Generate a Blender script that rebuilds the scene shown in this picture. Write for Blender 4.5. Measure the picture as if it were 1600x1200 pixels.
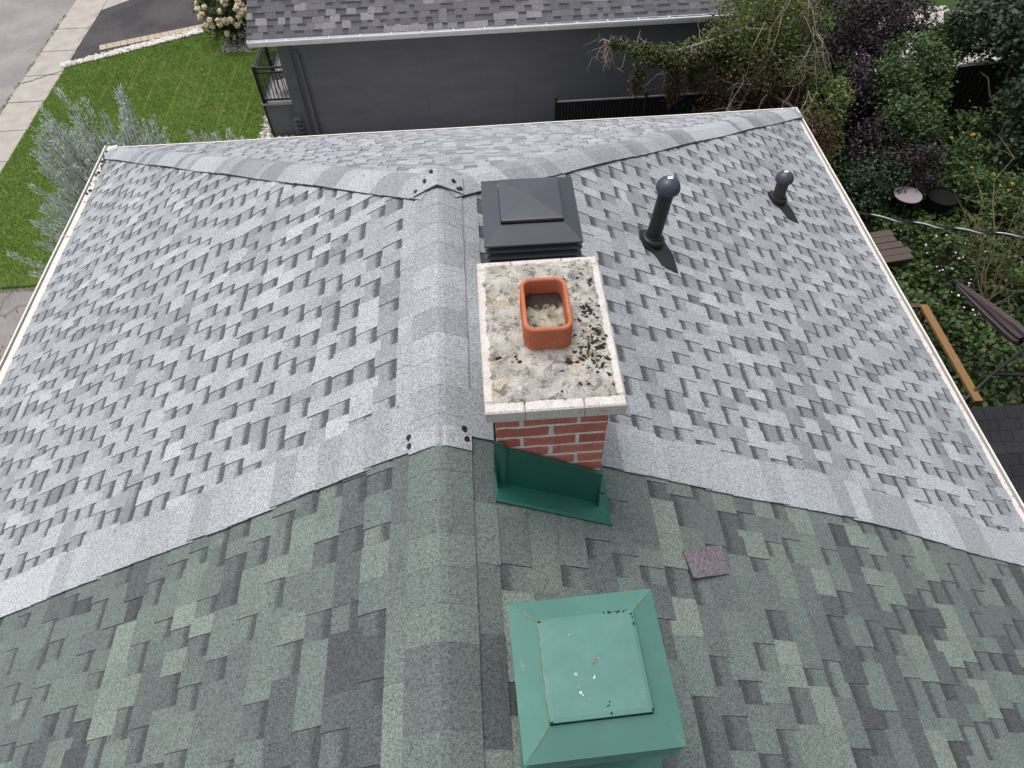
import bpy, math, random
import numpy as np
from mathutils import Vector, Matrix
random.seed(7); RNG = np.random.default_rng(11)
scene = bpy.context.scene
COL = scene.collection
for o in list(bpy.data.objects): bpy.data.objects.remove(o)

# ------------------------------------------------------------------ camera, sky, sun, exposure
cam_d = bpy.data.cameras.new('camera'); cam = bpy.data.objects.new('camera', cam_d); COL.objects.link(cam)
cam_d.sensor_width = 36.0; cam_d.lens = 24.95; cam_d.clip_start = 0.05; cam_d.clip_end = 2000
R_, U_, F_ = Vector((0.99744, -0.06811, -0.02156)), Vector((0.06704, 0.78814, 0.61184)), Vector((0.02468, 0.61172, -0.79069))
CAM = Vector((0.257, 0.0, 10.789))
m = Matrix((R_, U_, -F_)).transposed().to_4x4(); m.translation = CAM
cam.matrix_world = m
scene.camera = cam
SUN_EL, SUN_AZ = math.radians(72), math.radians(-50)       # azimuth from +Y towards +X
world = bpy.data.worlds.new('World'); scene.world = world; world.use_nodes = True
wn = world.node_tree; bg = wn.nodes['Background']
sky = wn.nodes.new('ShaderNodeTexSky'); sky.sky_type = 'NISHITA'; sky.sun_disc = False
sky.sun_elevation = SUN_EL; sky.sun_rotation = SUN_AZ
sky.air_density = 1.0; sky.dust_density = 6.0; sky.ozone_density = 0.6
hs = wn.nodes.new('ShaderNodeHueSaturation'); hs.inputs['Saturation'].default_value = .33      # milky overcast
wn.links.new(sky.outputs[0], hs.inputs['Color']); wn.links.new(hs.outputs[0], bg.inputs[0]); bg.inputs[1].default_value = 0.15
sun_d = bpy.data.lights.new('sun', 'SUN'); sun_d.energy = 0.65; sun_d.angle = math.radians(30); sun_d.color = (1.0, 0.97, 0.93)
sun = bpy.data.objects.new('sun', sun_d); COL.objects.link(sun)
sd = Vector((math.sin(SUN_AZ) * math.cos(SUN_EL), math.cos(SUN_AZ) * math.cos(SUN_EL), math.sin(SUN_EL)))
sun.rotation_euler = sd.to_track_quat('Z', 'Y').to_euler(); sun.location = sd * 60
vs = scene.view_settings; vs.view_transform = 'Standard'; vs.look = 'None'; vs.exposure = 0.34; vs.gamma = 1.0; vs.use_curve_mapping = False

# ------------------------------------------------------------------ mesh helpers
class MB:
    """collects faces, each with one rgba or one rgba per corner"""
    def __init__(s): s.v = []; s.f = []; s.c = []
    def face(s, pts, col=(0.5, 0, 0, 1)):
        i = len(s.v); s.v.extend(tuple(p) for p in pts); s.f.append(tuple(range(i, i + len(pts)))); s.c.append(col)
    def mesh(s, vs_, fs, col=(0.5, 0, 0, 1)):
        i = len(s.v); s.v.extend(tuple(p) for p in vs_)
        for f in fs: s.f.append(tuple(i + k for k in f)); s.c.append(col)
    def box(s, lo, hi, col=(0.5, 0, 0, 1), j=0.0, rot=None, piv=None):
        x0, y0, z0 = lo; x1, y1, z1 = hi
        p = [Vector(q) for q in ((x0,y0,z0),(x1,y0,z0),(x1,y1,z0),(x0,y1,z0),(x0,y0,z1),(x1,y0,z1),(x1,y1,z1),(x0,y1,z1))]
        if j: p = [q + Vector((random.uniform(-j,j), random.uniform(-j,j), random.uniform(-j,j))) for q in p]
        if rot: p = [rot @ (q - piv) + piv for q in p]
        s.mesh(p, [(0,3,2,1),(4,5,6,7),(0,1,5,4),(1,2,6,5),(2,3,7,6),(3,0,4,7)], col)
    def beam(s, a, b, w, h, col=(0.5,0,0,1), up=(0,0,1)):
        a, b = Vector(a), Vector(b); d = (b - a).normalized(); u = Vector(up); x = d.cross(u).normalized(); u = x.cross(d).normalized()
        p = [a + x*sx*w/2 + u*sy*h/2 for sx, sy in ((-1,-1),(1,-1),(1,1),(-1,1))] + [b + x*sx*w/2 + u*sy*h/2 for sx, sy in ((-1,-1),(1,-1),(1,1),(-1,1))]
        s.mesh(p, [(0,3,2,1),(4,5,6,7),(0,1,5,4),(1,2,6,5),(2,3,7,6),(3,0,4,7)], col)
    def tube(s, pts, rad, n=6, col=(0.5,0,0,1), caps=True):
        pts = [Vector(p) for p in pts]; k = len(pts)
        rad = rad if isinstance(rad, (list, tuple)) else [rad]*k
        vs_, ref = [], None
        for i, p in enumerate(pts):
            d = (pts[min(i+1, k-1)] - pts[max(i-1, 0)]).normalized()
            if ref is None: ref = Vector((1,0,0)) if abs(d.x) < .8 else Vector((0,1,0))
            x = (ref - d*ref.dot(d)).normalized(); ref = x; y = d.cross(x)
            vs_ += [p + (x*math.cos(2*math.pi*a/n) + y*math.sin(2*math.pi*a/n))*rad[i] for a in range(n)]
        fs = [(i*n+a, i*n+(a+1)%n, (i+1)*n+(a+1)%n, (i+1)*n+a) for i in range(k-1) for a in range(n)]
        if caps: fs += [tuple(range(n))[::-1], tuple(range((k-1)*n, k*n))]
        s.mesh(vs_, fs, col)
    def lathe(s, prof, base, axis=(0,0,1), n=20, col=(0.5,0,0,1)):
        base = Vector(base); d = Vector(axis).normalized(); x = d.orthogonal().normalized(); y = d.cross(x)
        vs_ = [base + d*h + (x*math.cos(2*math.pi*a/n) + y*math.sin(2*math.pi*a/n))*r for r, h in prof for a in range(n)]
        fs = [(i*n+a, i*n+(a+1)%n, (i+1)*n+(a+1)%n, (i+1)*n+a) for i in range(len(prof)-1) for a in range(n)]
        fs += [tuple(range((len(prof)-1)*n, len(prof)*n))]
        s.mesh(vs_, fs, col)
    def blob(s, c, r, n=1, j=.18, col=(0.5,0,0,1)):
        vs_, fs = ICO; sc = r if isinstance(r, (tuple, list)) else (r, r, r)
        a = random.random()*6.28; ca, sa = math.cos(a), math.sin(a)
        out = []
        for q in vs_:
            k = 1 + random.uniform(-j, j); x, y, z = q[0]*sc[0]*k, q[1]*sc[1]*k, q[2]*sc[2]*k
            out.append((c[0]+x*ca-y*sa, c[1]+x*sa+y*ca, c[2]+z))
        s.mesh(out, fs, col)
t_ = (1+5**.5)/2
_v = [(-1,t_,0),(1,t_,0),(-1,-t_,0),(1,-t_,0),(0,-1,t_),(0,1,t_),(0,-1,-t_),(0,1,-t_),(t_,0,-1),(t_,0,1),(-t_,0,-1),(-t_,0,1)]
_f = [(0,11,5),(0,5,1),(0,1,7),(0,7,10),(0,10,11),(1,5,9),(5,11,4),(11,10,2),(10,7,6),(7,1,8),(3,9,4),(3,4,2),(3,2,6),(3,6,8),(3,8,9),(4,9,5),(2,4,11),(6,2,10),(8,6,7),(9,8,1)]
ICO = ([tuple(np.array(q)/np.linalg.norm(q)) for q in _v], _f)

BASE = {}
def new_obj(name, me, mat, parent):
    o = bpy.data.objects.new(name, me); COL.objects.link(o)
    if mat: me.materials.append(mat)
    if parent is not None: o.parent = parent
    return o
def base_of(p): return BASE.get(p.name, Vector((0,0,0))) if p is not None else Vector((0,0,0))
def part(name, mb, mat, parent=None, smooth=False, label=None, stuff=False):
    off = base_of(parent)
    me = bpy.data.meshes.new(name)
    me.from_pydata([(x-off.x, y-off.y, z-off.z) for x, y, z in mb.v], [], mb.f)
    at = me.attributes.new('sh', 'FLOAT_COLOR', 'CORNER')
    buf = []
    for f, c in zip(mb.f, mb.c):
        if isinstance(c[0], (tuple, list)):
            for q in c: buf.extend(q)
        else: buf.extend(c*len(f))
    at.data.foreach_set('color', buf)
    if smooth: me.polygons.foreach_set('use_smooth', [True]*len(me.polygons))
    o = new_obj(name, me, mat, parent)
    BASE[o.name] = off
    if label: o['label'] = label
    if stuff: o['kind'] = 'stuff'
    return o
def np_part(name, V, Q, tint, mat, parent=None, stuff=False):
    """V (n,3) points, Q (m,4) or (m,3) faces, tint (m,) per face"""
    off = base_of(parent); V = (V - np.array(off)).astype(np.float32); k = Q.shape[1]
    me = bpy.data.meshes.new(name)
    me.vertices.add(len(V)); me.vertices.foreach_set('co', V.ravel())
    me.loops.add(Q.size); me.loops.foreach_set('vertex_index', Q.astype(np.int32).ravel())
    me.polygons.add(len(Q)); me.polygons.foreach_set('loop_start', np.arange(0, Q.size, k, dtype=np.int32))
    me.update(calc_edges=True)
    at = me.attributes.new('sh', 'FLOAT_COLOR', 'FACE')
    c = np.zeros((len(Q), 4), np.float32); c[:, 0] = tint; c[:, 2] = RNG.random(len(Q)); c[:, 3] = 1
    at.data.foreach_set('color', c.ravel())
    o = new_obj(name, me, mat, parent); BASE[o.name] = off
    if stuff: o['kind'] = 'stuff'
    return o
def thing(name, label, cat, loc=(0,0,0), group=None):
    o = bpy.data.objects.new(name, None); COL.objects.link(o); o.empty_display_size = .2
    o.location = loc; BASE[o.name] = Vector(loc); o['label'] = label; o['category'] = cat
    if group: o['group'] = group
    return o
def tag(o, label, cat, group=None):
    o['label'] = label; o['category'] = cat
    if group: o['group'] = group
    return o
def structure(o): o['kind'] = 'structure'; return o

# ------------------------------------------------------------------ material helpers
class NT:
    def __init__(s, name, rough=.8, spec=.3):
        s.m = bpy.data.materials.new(name); s.m.use_nodes = True; s.t = s.m.node_tree
        s.b = s.t.nodes['Principled BSDF']; s.b.inputs['Roughness'].default_value = rough; s.b.inputs['Specular IOR Level'].default_value = spec
        s.co = s.t.nodes.new('ShaderNodeTexCoord').outputs['Object']
        s._sh = None
    def n(s, typ, **kw):
        nd = s.t.nodes.new(typ)
        for k, v in kw.items(): setattr(nd, k, v)
        return nd
    def l(s, a, b): s.t.links.new(a, b)
    def sh(s):
        if s._sh is None:
            a = s.n('ShaderNodeAttribute', attribute_name='sh'); sp = s.n('ShaderNodeSeparateColor'); s.l(a.outputs['Color'], sp.inputs[0]); s._sh = sp.outputs
        return s._sh
    def noise(s, scale, detail=4, rough=.55, vec=None, dist=0):
        nd = s.n('ShaderNodeTexNoise'); nd.inputs['Scale'].default_value = scale; nd.inputs['Detail'].default_value = detail; nd.inputs['Roughness'].default_value = rough; nd.inputs['Distortion'].default_value = dist
        s.l(vec or s.co, nd.inputs['Vector']); return nd.outputs['Fac']
    def cell(s, scale, vec=None):
        nd = s.n('ShaderNodeTexVoronoi'); nd.inputs['Scale'].default_value = scale; s.l(vec or s.co, nd.inputs['Vector'])
        sp = s.n('ShaderNodeSeparateColor'); s.l(nd.outputs['Color'], sp.inputs[0]); return sp.outputs[0]
    def math(s, op, a, b=None, c=None):
        nd = s.n('ShaderNodeMath', operation=op)
        for i, q in enumerate((a, b, c)):
            if q is None: continue
            if isinstance(q, (int, float)): nd.inputs[i].default_value = q
            else: s.l(q, nd.inputs[i])
        return nd.outputs[0]
    def ramp(s, fac, stops, interp='LINEAR'):
        nd = s.n('ShaderNodeValToRGB'); cr = nd.color_ramp; cr.interpolation = interp
        while len(cr.elements) < len(stops): cr.elements.new(.5)
        for e, (p, c) in zip(cr.elements, stops):
            e.position = p; e.color = (c[0], c[1], c[2], 1) if isinstance(c, (tuple, list)) else (c, c, c, 1)
        s.l(fac, nd.inputs[0]); return nd.outputs[0]
    def mix(s, fac, a, b, typ='MIX'):
        nd = s.n('ShaderNodeMix', data_type='RGBA', blend_type=typ)
        for sk, q in ((nd.inputs[0], fac), (nd.inputs[6], a), (nd.inputs[7], b)):
            if isinstance(q, (int, float)): sk.default_value = q
            elif isinstance(q, (tuple, list)): sk.default_value = (*q[:3], 1)
            else: s.l(q, sk)
        return nd.outputs[2]
    def mapr(s, v, a, b, c=0., d=1., smooth=True):
        nd = s.n('ShaderNodeMapRange'); nd.interpolation_type = 'SMOOTHSTEP' if smooth else 'LINEAR'
        for i, q in enumerate((v, a, b, c, d)):
            if isinstance(q, (int, float)): nd.inputs[i].default_value = q
            else: s.l(q, nd.inputs[i])
        return nd.outputs[0]
    def bump(s, h, strength=.3, dist=.01):
        nd = s.n('ShaderNodeBump'); nd.inputs['Strength'].default_value = strength; nd.inputs['Distance'].default_value = dist
        s.l(h, nd.inputs['Height']); s.l(nd.outputs[0], s.b.inputs['Normal'])
    def out(s, col):
        if isinstance(col, (tuple, list)): s.b.inputs['Base Color'].default_value = (*col[:3], 1)
        else: s.l(col, s.b.inputs['Base Color'])
        return s.m
    def xyz(s):
        sp = s.n('ShaderNodeSeparateXYZ'); s.l(s.co, sp.inputs[0]); return sp.outputs

def mat_plain(name, col, rough=.6, spec=.4, var=.12, scale=6, metal=0):
    k = NT(name, rough, spec); k.b.inputs['Metallic'].default_value = metal
    n = k.noise(scale, 6)
    return k.out(k.mix(1.0, col, k.ramp(n, [(.3, 1-var), (.7, 1+var)]), 'MULTIPLY'))

def mat_shingle(name, dark, mid, light, band, contrast=1.0, gs=270, bs=.92):
    """mineral granules: piece tint in sh.r; sh.g runs 1 > 0 down an underlay cut-out that carries the darker granule band"""
    k = NT(name, .95, .15); sh = k.sh()
    base = k.ramp(sh[0], [(0, dark), (.5, mid), (1, light)])
    w = k.noise(1.3, 5); base = k.mix(1.0, base, k.ramp(w, [(.3, .965), (.7, 1.03)]), 'MULTIPLY')
    edge = k.noise(60, 2)
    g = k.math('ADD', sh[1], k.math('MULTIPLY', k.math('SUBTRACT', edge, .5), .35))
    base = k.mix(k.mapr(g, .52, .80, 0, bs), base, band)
    c1, c2 = k.cell(gs), k.cell(gs*.6)
    sp = k.math('ADD', k.math('MULTIPLY', c1, .6), k.math('MULTIPLY', c2, .4))
    base = k.mix(1.0, base, k.ramp(sp, [(.0, max(.12, 1-.62*contrast)), (.28, 1-.30*contrast), (.55, 1+.03*contrast), (1, 1+.50*contrast)]), 'MULTIPLY')
    k.bump(c1, .35, .002)
    return k.out(base)

M = {}
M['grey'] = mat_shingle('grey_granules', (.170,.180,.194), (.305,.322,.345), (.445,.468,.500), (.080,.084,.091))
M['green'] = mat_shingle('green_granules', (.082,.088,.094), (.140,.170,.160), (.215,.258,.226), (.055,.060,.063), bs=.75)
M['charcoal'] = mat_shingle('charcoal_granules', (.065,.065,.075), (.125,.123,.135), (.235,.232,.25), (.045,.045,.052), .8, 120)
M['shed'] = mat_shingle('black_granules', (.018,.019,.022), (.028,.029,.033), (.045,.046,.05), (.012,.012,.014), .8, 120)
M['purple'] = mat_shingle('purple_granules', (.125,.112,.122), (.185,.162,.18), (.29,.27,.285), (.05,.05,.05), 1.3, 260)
M['tar'] = mat_plain('tar', (.012,.012,.014), .5)
M['white'] = mat_plain('white_aluminium', (.74,.72,.69), .45, .5, .05, 3)
def mat_guard():
    k = NT('aged_cream_aluminium', .5, .4); n = k.noise(9, 8, .7); s = k.noise(70, 4, .7)
    c = k.mix(k.mapr(n, .45, .75), (.64,.61,.56), (.55,.50,.44)); return k.out(k.mix(k.mapr(s, .66, .72, 0, .7), c, (.08,.07,.05)))
M['guard'] = mat_guard()
def mat_brick():
    k = NT('red_brick', .9, .2); sh = k.sh()
    c = k.ramp(sh[0], [(0, (.44,.135,.098)), (.5, (.54,.175,.128)), (1, (.60,.23,.17))])
    n = k.noise(90, 6, .7); c = k.mix(1.0, c, k.ramp(n, [(.25, .62), (.5, 1), (.8, 1.25)]), 'MULTIPLY')
    so_ = k.noise(9, 5, .65); c = k.mix(1.0, c, k.ramp(so_, [(.3, .74), (.6, 1.04)]), 'MULTIPLY'); w = k.noise(25, 4); c = k.mix(k.mapr(w, .60, .8, 0, .4), c, (.55,.45,.40)); k.bump(n, .5, .004); return k.out(c)
M['brick'] = mat_brick()
M['mortar'] = mat_plain('mortar', (.72,.71,.70), .95, .1, .2, 60)
def mat_crown(inner):
    k = NT('weathered_crown' if inner else 'coping_concrete', .95, .12)
    n = k.noise(14, 8, .65); f = k.noise(130, 3, .6); x, y, z = k.xyz()
    c = k.mix(k.mapr(n, .35, .65), (.30,.29,.26) if inner else (.56,.52,.49), (.46,.44,.40) if inner else (.62,.58,.55))
    c = k.mix(1.0, c, k.ramp(f, [(.3, .70), (.5, 1), (.75, 1.2)]), 'MULTIPLY')
    o = k.noise(7, 5, .6, dist=.6); c = k.mix(k.math('MULTIPLY', k.mapr(o, .54, .64, 0, .85 if inner else .3), k.mapr(k.noise(70,4,.7), .40, .58, .15, 1)), c, (.34,.24,.11))
    g = k.noise(22, 6, .7, dist=.4); c = k.mix(k.mapr(g, .51, .61, 0, .8 if inner else .15), c, (.11,.105,.10))
    wh = k.noise(38, 3, .6); c = k.mix(k.mapr(wh, .66, .72, 0, .6), c, (.72,.69,.64))
    bl = k.noise(30, 3, .55, dist=.25)
    lean = k.mapr(x, -.05, .25, -.10, .035, False)                # black lichen sits mostly on one side
    bl = k.math('ADD', bl, lean)
    c = k.mix(k.mapr(bl, .590, .635, 0, .95 if inner else 0), c, (.012,.011,.009))
    k.bump(n, .6, .01); return k.out(c)
M['crown'] = mat_crown(True); M['coping'] = mat_crown(False)
def mat_terra():
    k = NT('terracotta', .85, .25); n = k.noise(120, 4, .6); w = k.noise(9, 5)
    c = k.mix(k.mapr(w, .35, .7), (.43,.125,.060), (.49,.165,.088)); c = k.mix(k.mapr(n, .64, .72, 0, .8), c, (.72,.50,.38))
    k.bump(n, .3, .003); return k.out(c)
M['terra'] = mat_terra()
def mat_fill():
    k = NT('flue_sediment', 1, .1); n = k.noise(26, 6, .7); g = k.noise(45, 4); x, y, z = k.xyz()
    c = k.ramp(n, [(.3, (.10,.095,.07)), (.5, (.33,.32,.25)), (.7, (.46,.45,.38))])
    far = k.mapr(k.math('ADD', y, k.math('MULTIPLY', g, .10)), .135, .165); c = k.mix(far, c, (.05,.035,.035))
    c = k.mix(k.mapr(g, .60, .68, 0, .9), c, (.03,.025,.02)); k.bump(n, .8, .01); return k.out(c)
M['fill'] = mat_fill()
def mat_paint(name, col, dark, rough, stains):
    k = NT(name, rough, .45); n = k.noise(5, 5); f = k.noise(30, 5, .65)
    c = k.mix(k.mapr(n, .35, .7), col, tuple(q*.90 for q in col))
    if stains:
        r = k.noise(16, 5, .65, dist=.5); c = k.mix(k.mapr(r, .62, .74, 0, .35), c, (.30,.24,.15)); st_ = k.noise(3.2, 6, .7); c = k.mix(k.mapr(st_, .5, .75, 0, .25), c, (.22,.33,.29))
        s = k.noise(42, 3, .6); c = k.mix(k.mapr(s, .70, .76, 0, .45), c, (.06,.08,.07))
        b = k.noise(24, 2, .5); c = k.mix(k.mapr(b, .76, .78, 0, .4), c, (.55,.6,.57))
    else:
        c = k.mix(k.mapr(f, .62, .8, 0, .25), c, dark)
    k.l(k.ramp(f, [(.3, rough-.06), (.7, rough+.1)]), k.b.inputs['Roughness']); return k.out(c)
M['vent_black'] = mat_paint('black_vent_enamel', (.055,.061,.078), (.09,.095,.11), .36, False)
M['vent_green'] = mat_paint('chalky_green_enamel', (.078,.198,.168), (.1,.2,.17), .62, True)
M['flash'] = mat_paint('dark_green_flashing', (.018,.125,.092), (.05,.20,.15), .4, False)
M['pipe'] = mat_paint('black_plastic_pipe', (.014,.015,.018), (.04,.04,.045), .42, False)
M['pipe_brown'] = mat_paint('weathered_brown_pipe', (.055,.042,.038), (.09,.06,.05), .6, False)
M['dome'] = mat_paint('navy_plastic_cap', (.045,.055,.075), (.08,.09,.11), .36, False)
M['sticker'] = mat_plain('white_sticker', (.8,.8,.8), .4, .5, .02)
M['rust'] = mat_plain('seam_sealant', (.23,.24,.16), .8, .2, .4, 40)
M['moss'] = mat_plain('black_moss', (.014,.016,.012), .95, .1, .4, 80)
M['dropping'] = mat_plain('dried_dropping', (.72,.74,.72), .8, .2, .15, 60)
def mat_stucco():
    k = NT('dark_stucco', .85, .25); mp = k.n('ShaderNodeMapping'); mp.inputs['Scale'].default_value = (.35, 1, 1.6); k.l(k.co, mp.inputs[0])
    n = k.noise(1.6, 7, .65, mp.outputs[0]); f = k.noise(45, 4, .7); mp2 = k.n('ShaderNodeMapping'); mp2.inputs['Scale'].default_value = (3.2, 1, .22); k.l(k.co, mp2.inputs[0]); d = k.noise(1.5, 5, .6, mp2.outputs[0])
    c = k.mix(k.mapr(n, .3, .7), (.140,.142,.160), (.172,.173,.192)); c = k.mix(k.mapr(d, .58, .75, 0, .35), c, (.122,.121,.128)); c = k.mix(1.0, c, k.ramp(f, [(.3, .88), (.7, 1.1)]), 'MULTIPLY')
    k.bump(f, .5, .01); return k.out(c)
M['grey_wall'] = mat_stucco()
M['grey_trim'] = mat_plain('dark_grey_trim', (.125,.126,.138), .7, .3, .08, 4)
M['deck_grey'] = mat_plain('grey_porch_boards', (.34,.33,.335), .75, .3, .10, 5)
M['skirt'] = mat_plain('grey_porch_skirt', (.15,.155,.17), .7, .3, .08, 6)
M['rail'] = mat_plain('black_rail_paint', (.010,.010,.012), .45, .4, .1, 6)
M['gutter_n'] = mat_plain('pale_grey_gutter', (.80,.80,.82), .45, .5, .06, 4)
M['fence'] = mat_plain('black_fence_slats', (.0045,.0045,.005), .7, .2, .2, 12)
M['conduit'] = mat_plain('dark_conduit', (.13,.131,.145), .55, .4, .1, 8)
def mat_wood(name, a, b, sc=(1,1,1)):
    k = NT(name, .8, .25); mp = k.n('ShaderNodeMapping'); mp.inputs['Scale'].default_value = sc; k.l(k.co, mp.inputs[0])
    n = k.noise(7, 8, .7, mp.outputs[0]); f = k.noise(50, 3); c = k.ramp(n, [(.3, a), (.7, b)])
    return k.out(k.mix(k.mapr(f, .62, .75, 0, .6), c, tuple(q*.35 for q in a)))
M['wood_y'] = mat_wood('orange_treated_wood', (.17,.095,.040), (.27,.155,.065), (9, 1, 9))
M['wood_grey'] = mat_wood('weathered_plank', (.06,.045,.038), (.115,.09,.078), (1, 12, 12))
M['wood_dark'] = mat_wood('dark_plank', (.05,.035,.028), (.10,.07,.055), (9, 1, 9))
M['wall'] = mat_plain('house_siding', (.35,.32,.29), .8, .2, .1, 3)
M['soffit'] = mat_plain('soffit', (.6,.58,.55), .6, .3, .05, 4)
def mat_asphalt(name, a, b, crack=True):
    k = NT(name, .93, .2); n = k.noise(.7, 6, .6); f = k.noise(26, 5, .75); c = k.mix(k.mapr(n, .35, .65), a, b)
    c = k.mix(1.0, c, k.ramp(f, [(.3, .72), (.7, 1.25)]), 'MULTIPLY')
    if crack:
        v = k.n('ShaderNodeTexVoronoi', feature='DISTANCE_TO_EDGE'); v.inputs['Scale'].default_value = .45
        wv = k.n('ShaderNodeTexNoise'); wv.inputs['Scale'].default_value = 1.7; k.l(k.co, wv.inputs[0])
        k.l(k.mix(.35, k.co, wv.outputs['Color']), v.inputs['Vector'])
        c = k.mix(k.mapr(v.outputs[0], .0, .012, .55, 0), c, tuple(q*.35 for q in a))
    k.bump(f, .3, .01); return k.out(c)
M['road'] = mat_asphalt('old_road_asphalt', (.235,.215,.215), (.30,.275,.272), False)
M['drive_dark'] = mat_asphalt('dark_driveway_asphalt', (.052,.048,.052), (.082,.076,.079), False)
M['drive_own'] = mat_asphalt('worn_driveway_asphalt', (.20,.188,.182), (.26,.245,.238))
M['slab'] = mat_plain('sidewalk_concrete', (.385,.355,.325), .92, .15, .14, 2.5)
M['paver'] = mat_plain('tan_edging_block', (.42,.35,.27), .92, .15, .2, 9)
def mat_rock():
    k = NT('river_rock', .8, .3); sh = k.sh(); c = k.ramp(sh[0], [(0, (.10,.085,.085)), (.3, (.30,.25,.24)), (.6, (.48,.44,.41)), (1, (.74,.72,.70))])
    n = k.noise(40, 3); return k.out(k.mix(1.0, c, k.ramp(n, [(.3, .8), (.7, 1.15)]), 'MULTIPLY'))
M['rock'] = mat_rock()
def mat_lawn():
    k = NT('lawn', .9, .1); n = k.noise(1.1, 6, .65); f = k.noise(24, 5, .8); x, y, z = k.xyz()
    c = k.ramp(n, [(.3, (.082,.145,.026)), (.55, (.12,.19,.038)), (.75, (.155,.22,.052))])
    return k.out(k.mix(1.0, c, k.ramp(f, [(.25, .5), (.5, 1), (.8, 1.5)]), 'MULTIPLY'))
M['lawn'] = mat_lawn()
M['soil'] = mat_plain('dark_soil', (.020,.017,.012), .95, .1, .4, 6)
M['ground'] = mat_plain('rough_grass', (.035,.060,.014), .95, .1, .4, 1.5)
M['gravel_base'] = mat_plain('gravel_bed', (.40,.38,.37), .95, .1, .3, 18)
def mat_leaf(name, stops, rough=.5, trans=.15):
    k = NT(name, rough, .35); sh = k.sh(); c = k.ramp(sh[0], stops)
    t = k.n('ShaderNodeBsdfTranslucent'); k.l(c, t.inputs[0]); mx = k.n('ShaderNodeMixShader'); mx.inputs[0].default_value = trans
    k.l(k.b.outputs[0], mx.inputs[1]); k.l(t.outputs[0], mx.inputs[2]); k.l(mx.outputs[0], k.t.nodes['Material Output'].inputs[0])
    return k.out(c)
M['grass'] = mat_leaf('grass_blades', [(0, (.10,.172,.032)), (.6, (.170,.262,.058)), (.9, (.24,.305,.082)), (1, (.52,.44,.20))], .7)
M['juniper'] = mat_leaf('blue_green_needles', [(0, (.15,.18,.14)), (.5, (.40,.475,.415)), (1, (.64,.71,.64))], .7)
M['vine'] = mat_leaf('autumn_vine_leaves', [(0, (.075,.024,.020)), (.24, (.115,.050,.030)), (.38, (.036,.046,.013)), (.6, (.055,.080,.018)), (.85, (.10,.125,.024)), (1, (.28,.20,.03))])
M['ballleaf'] = mat_leaf('light_vine_leaves', [(0, (.08,.045,.022)), (.2, (.042,.064,.016)), (.6, (.095,.135,.034)), (1, (.17,.20,.055))])
M['purpleleaf'] = mat_leaf('burgundy_leaves', [(0, (.010,.007,.010)), (.6, (.028,.018,.023)), (1, (.072,.045,.055))], .45)
M['greenleaf'] = mat_leaf('green_leaves', [(0, (.015,.032,.012)), (.5, (.044,.085,.026)), (1, (.10,.155,.045))])
M['darkleaf'] = mat_leaf('dark_green_leaves', [(0, (.013,.023,.012)), (.6, (.034,.058,.029)), (1, (.085,.118,.058))])
M['ivy'] = mat_leaf('ground_ivy_leaves', [(0, (.010,.022,.006)), (.5, (.030,.060,.012)), (.85, (.06,.105,.022)), (1, (.12,.125,.04))])
M['hydr'] = mat_leaf('hydrangea_leaves', [(0, (.015,.04,.010)), (1, (.05,.11,.025))])
M['bloom'] = mat_plain('cream_petals', (.70,.58,.41), .8, .2, .3, 30)
M['petal_w'] = mat_plain('white_petals', (.70,.66,.68), .8, .2, .1, 30)
M['petal_y'] = mat_plain('yellow_petals', (.50,.28,.015), .8, .2, .15, 30)
M['petal_r'] = mat_plain('pink_petals', (.42,.04,.07), .8, .2, .15, 30)
M['bark'] = mat_plain('bark', (.12,.095,.075), .9, .15, .3, 20)
M['twig'] = mat_plain('bare_twig', (.36,.30,.25), .85, .2, .25, 20)
M['twig_b'] = mat_plain('brown_twig', (.20,.15,.10), .85, .2, .25, 20)
M['cable'] = mat_plain('black_cable_jacket', (.012,.012,.013), .5)
M['wire'] = mat_plain('bare_aluminium_wire', (.62,.62,.62), .4, .5, .1, 20)
M['umbrella'] = mat_wood('faded_plum_canvas', (.045,.034,.038), (.105,.08,.085), (14, 2, 14))
M['table'] = mat_plain('pinkish_table_top', (.25,.22,.235), .5, .4, .06, 5)
M['pot'] = mat_plain('black_planter', (.004,.004,.0045), .5, .3, .2, 5)

# ------------------------------------------------------------------ roof geometry
RZ, D, W, R, H = 8.2, .55628, 4.2, 3.557, 4.238          # ridge height, slope, half width, ridge end, hip run
K = math.hypot(1, D); EX = .1435
DF = D*W/H; KF = math.hypot(1, DF)
class Plane:
    def __init__(s, O, ds, dt):
        s.O, s.ds, s.dt = Vector(O), Vector(ds), Vector(dt); n = s.ds.cross(s.dt); s.n = n if n.z > 0 else -n
    def P(s, a, b, h=0): return s.O + s.ds*a + s.dt*b + s.n*h
PL = Plane((0,0,RZ), (-1/K,0,-D/K), (0,1,0)); PR = Plane((0,0,RZ), (1/K,0,-D/K), (0,1,0)); PF = Plane((0,R,RZ), (0,1/KF,-DF/KF), (1,0,0))
S_EAVE = 4.09*K
def pxarea(c, a):
    d = c - CAM; z = d.dot(F_)
    if z < .2: return 0
    x, y = 1109*d.dot(R_)/z, 1109*d.dot(U_)/z
    if abs(x) > 800 or abs(y) > 600: return 0
    return a/(z*z)*abs(d.normalized().z*.9)
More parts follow.
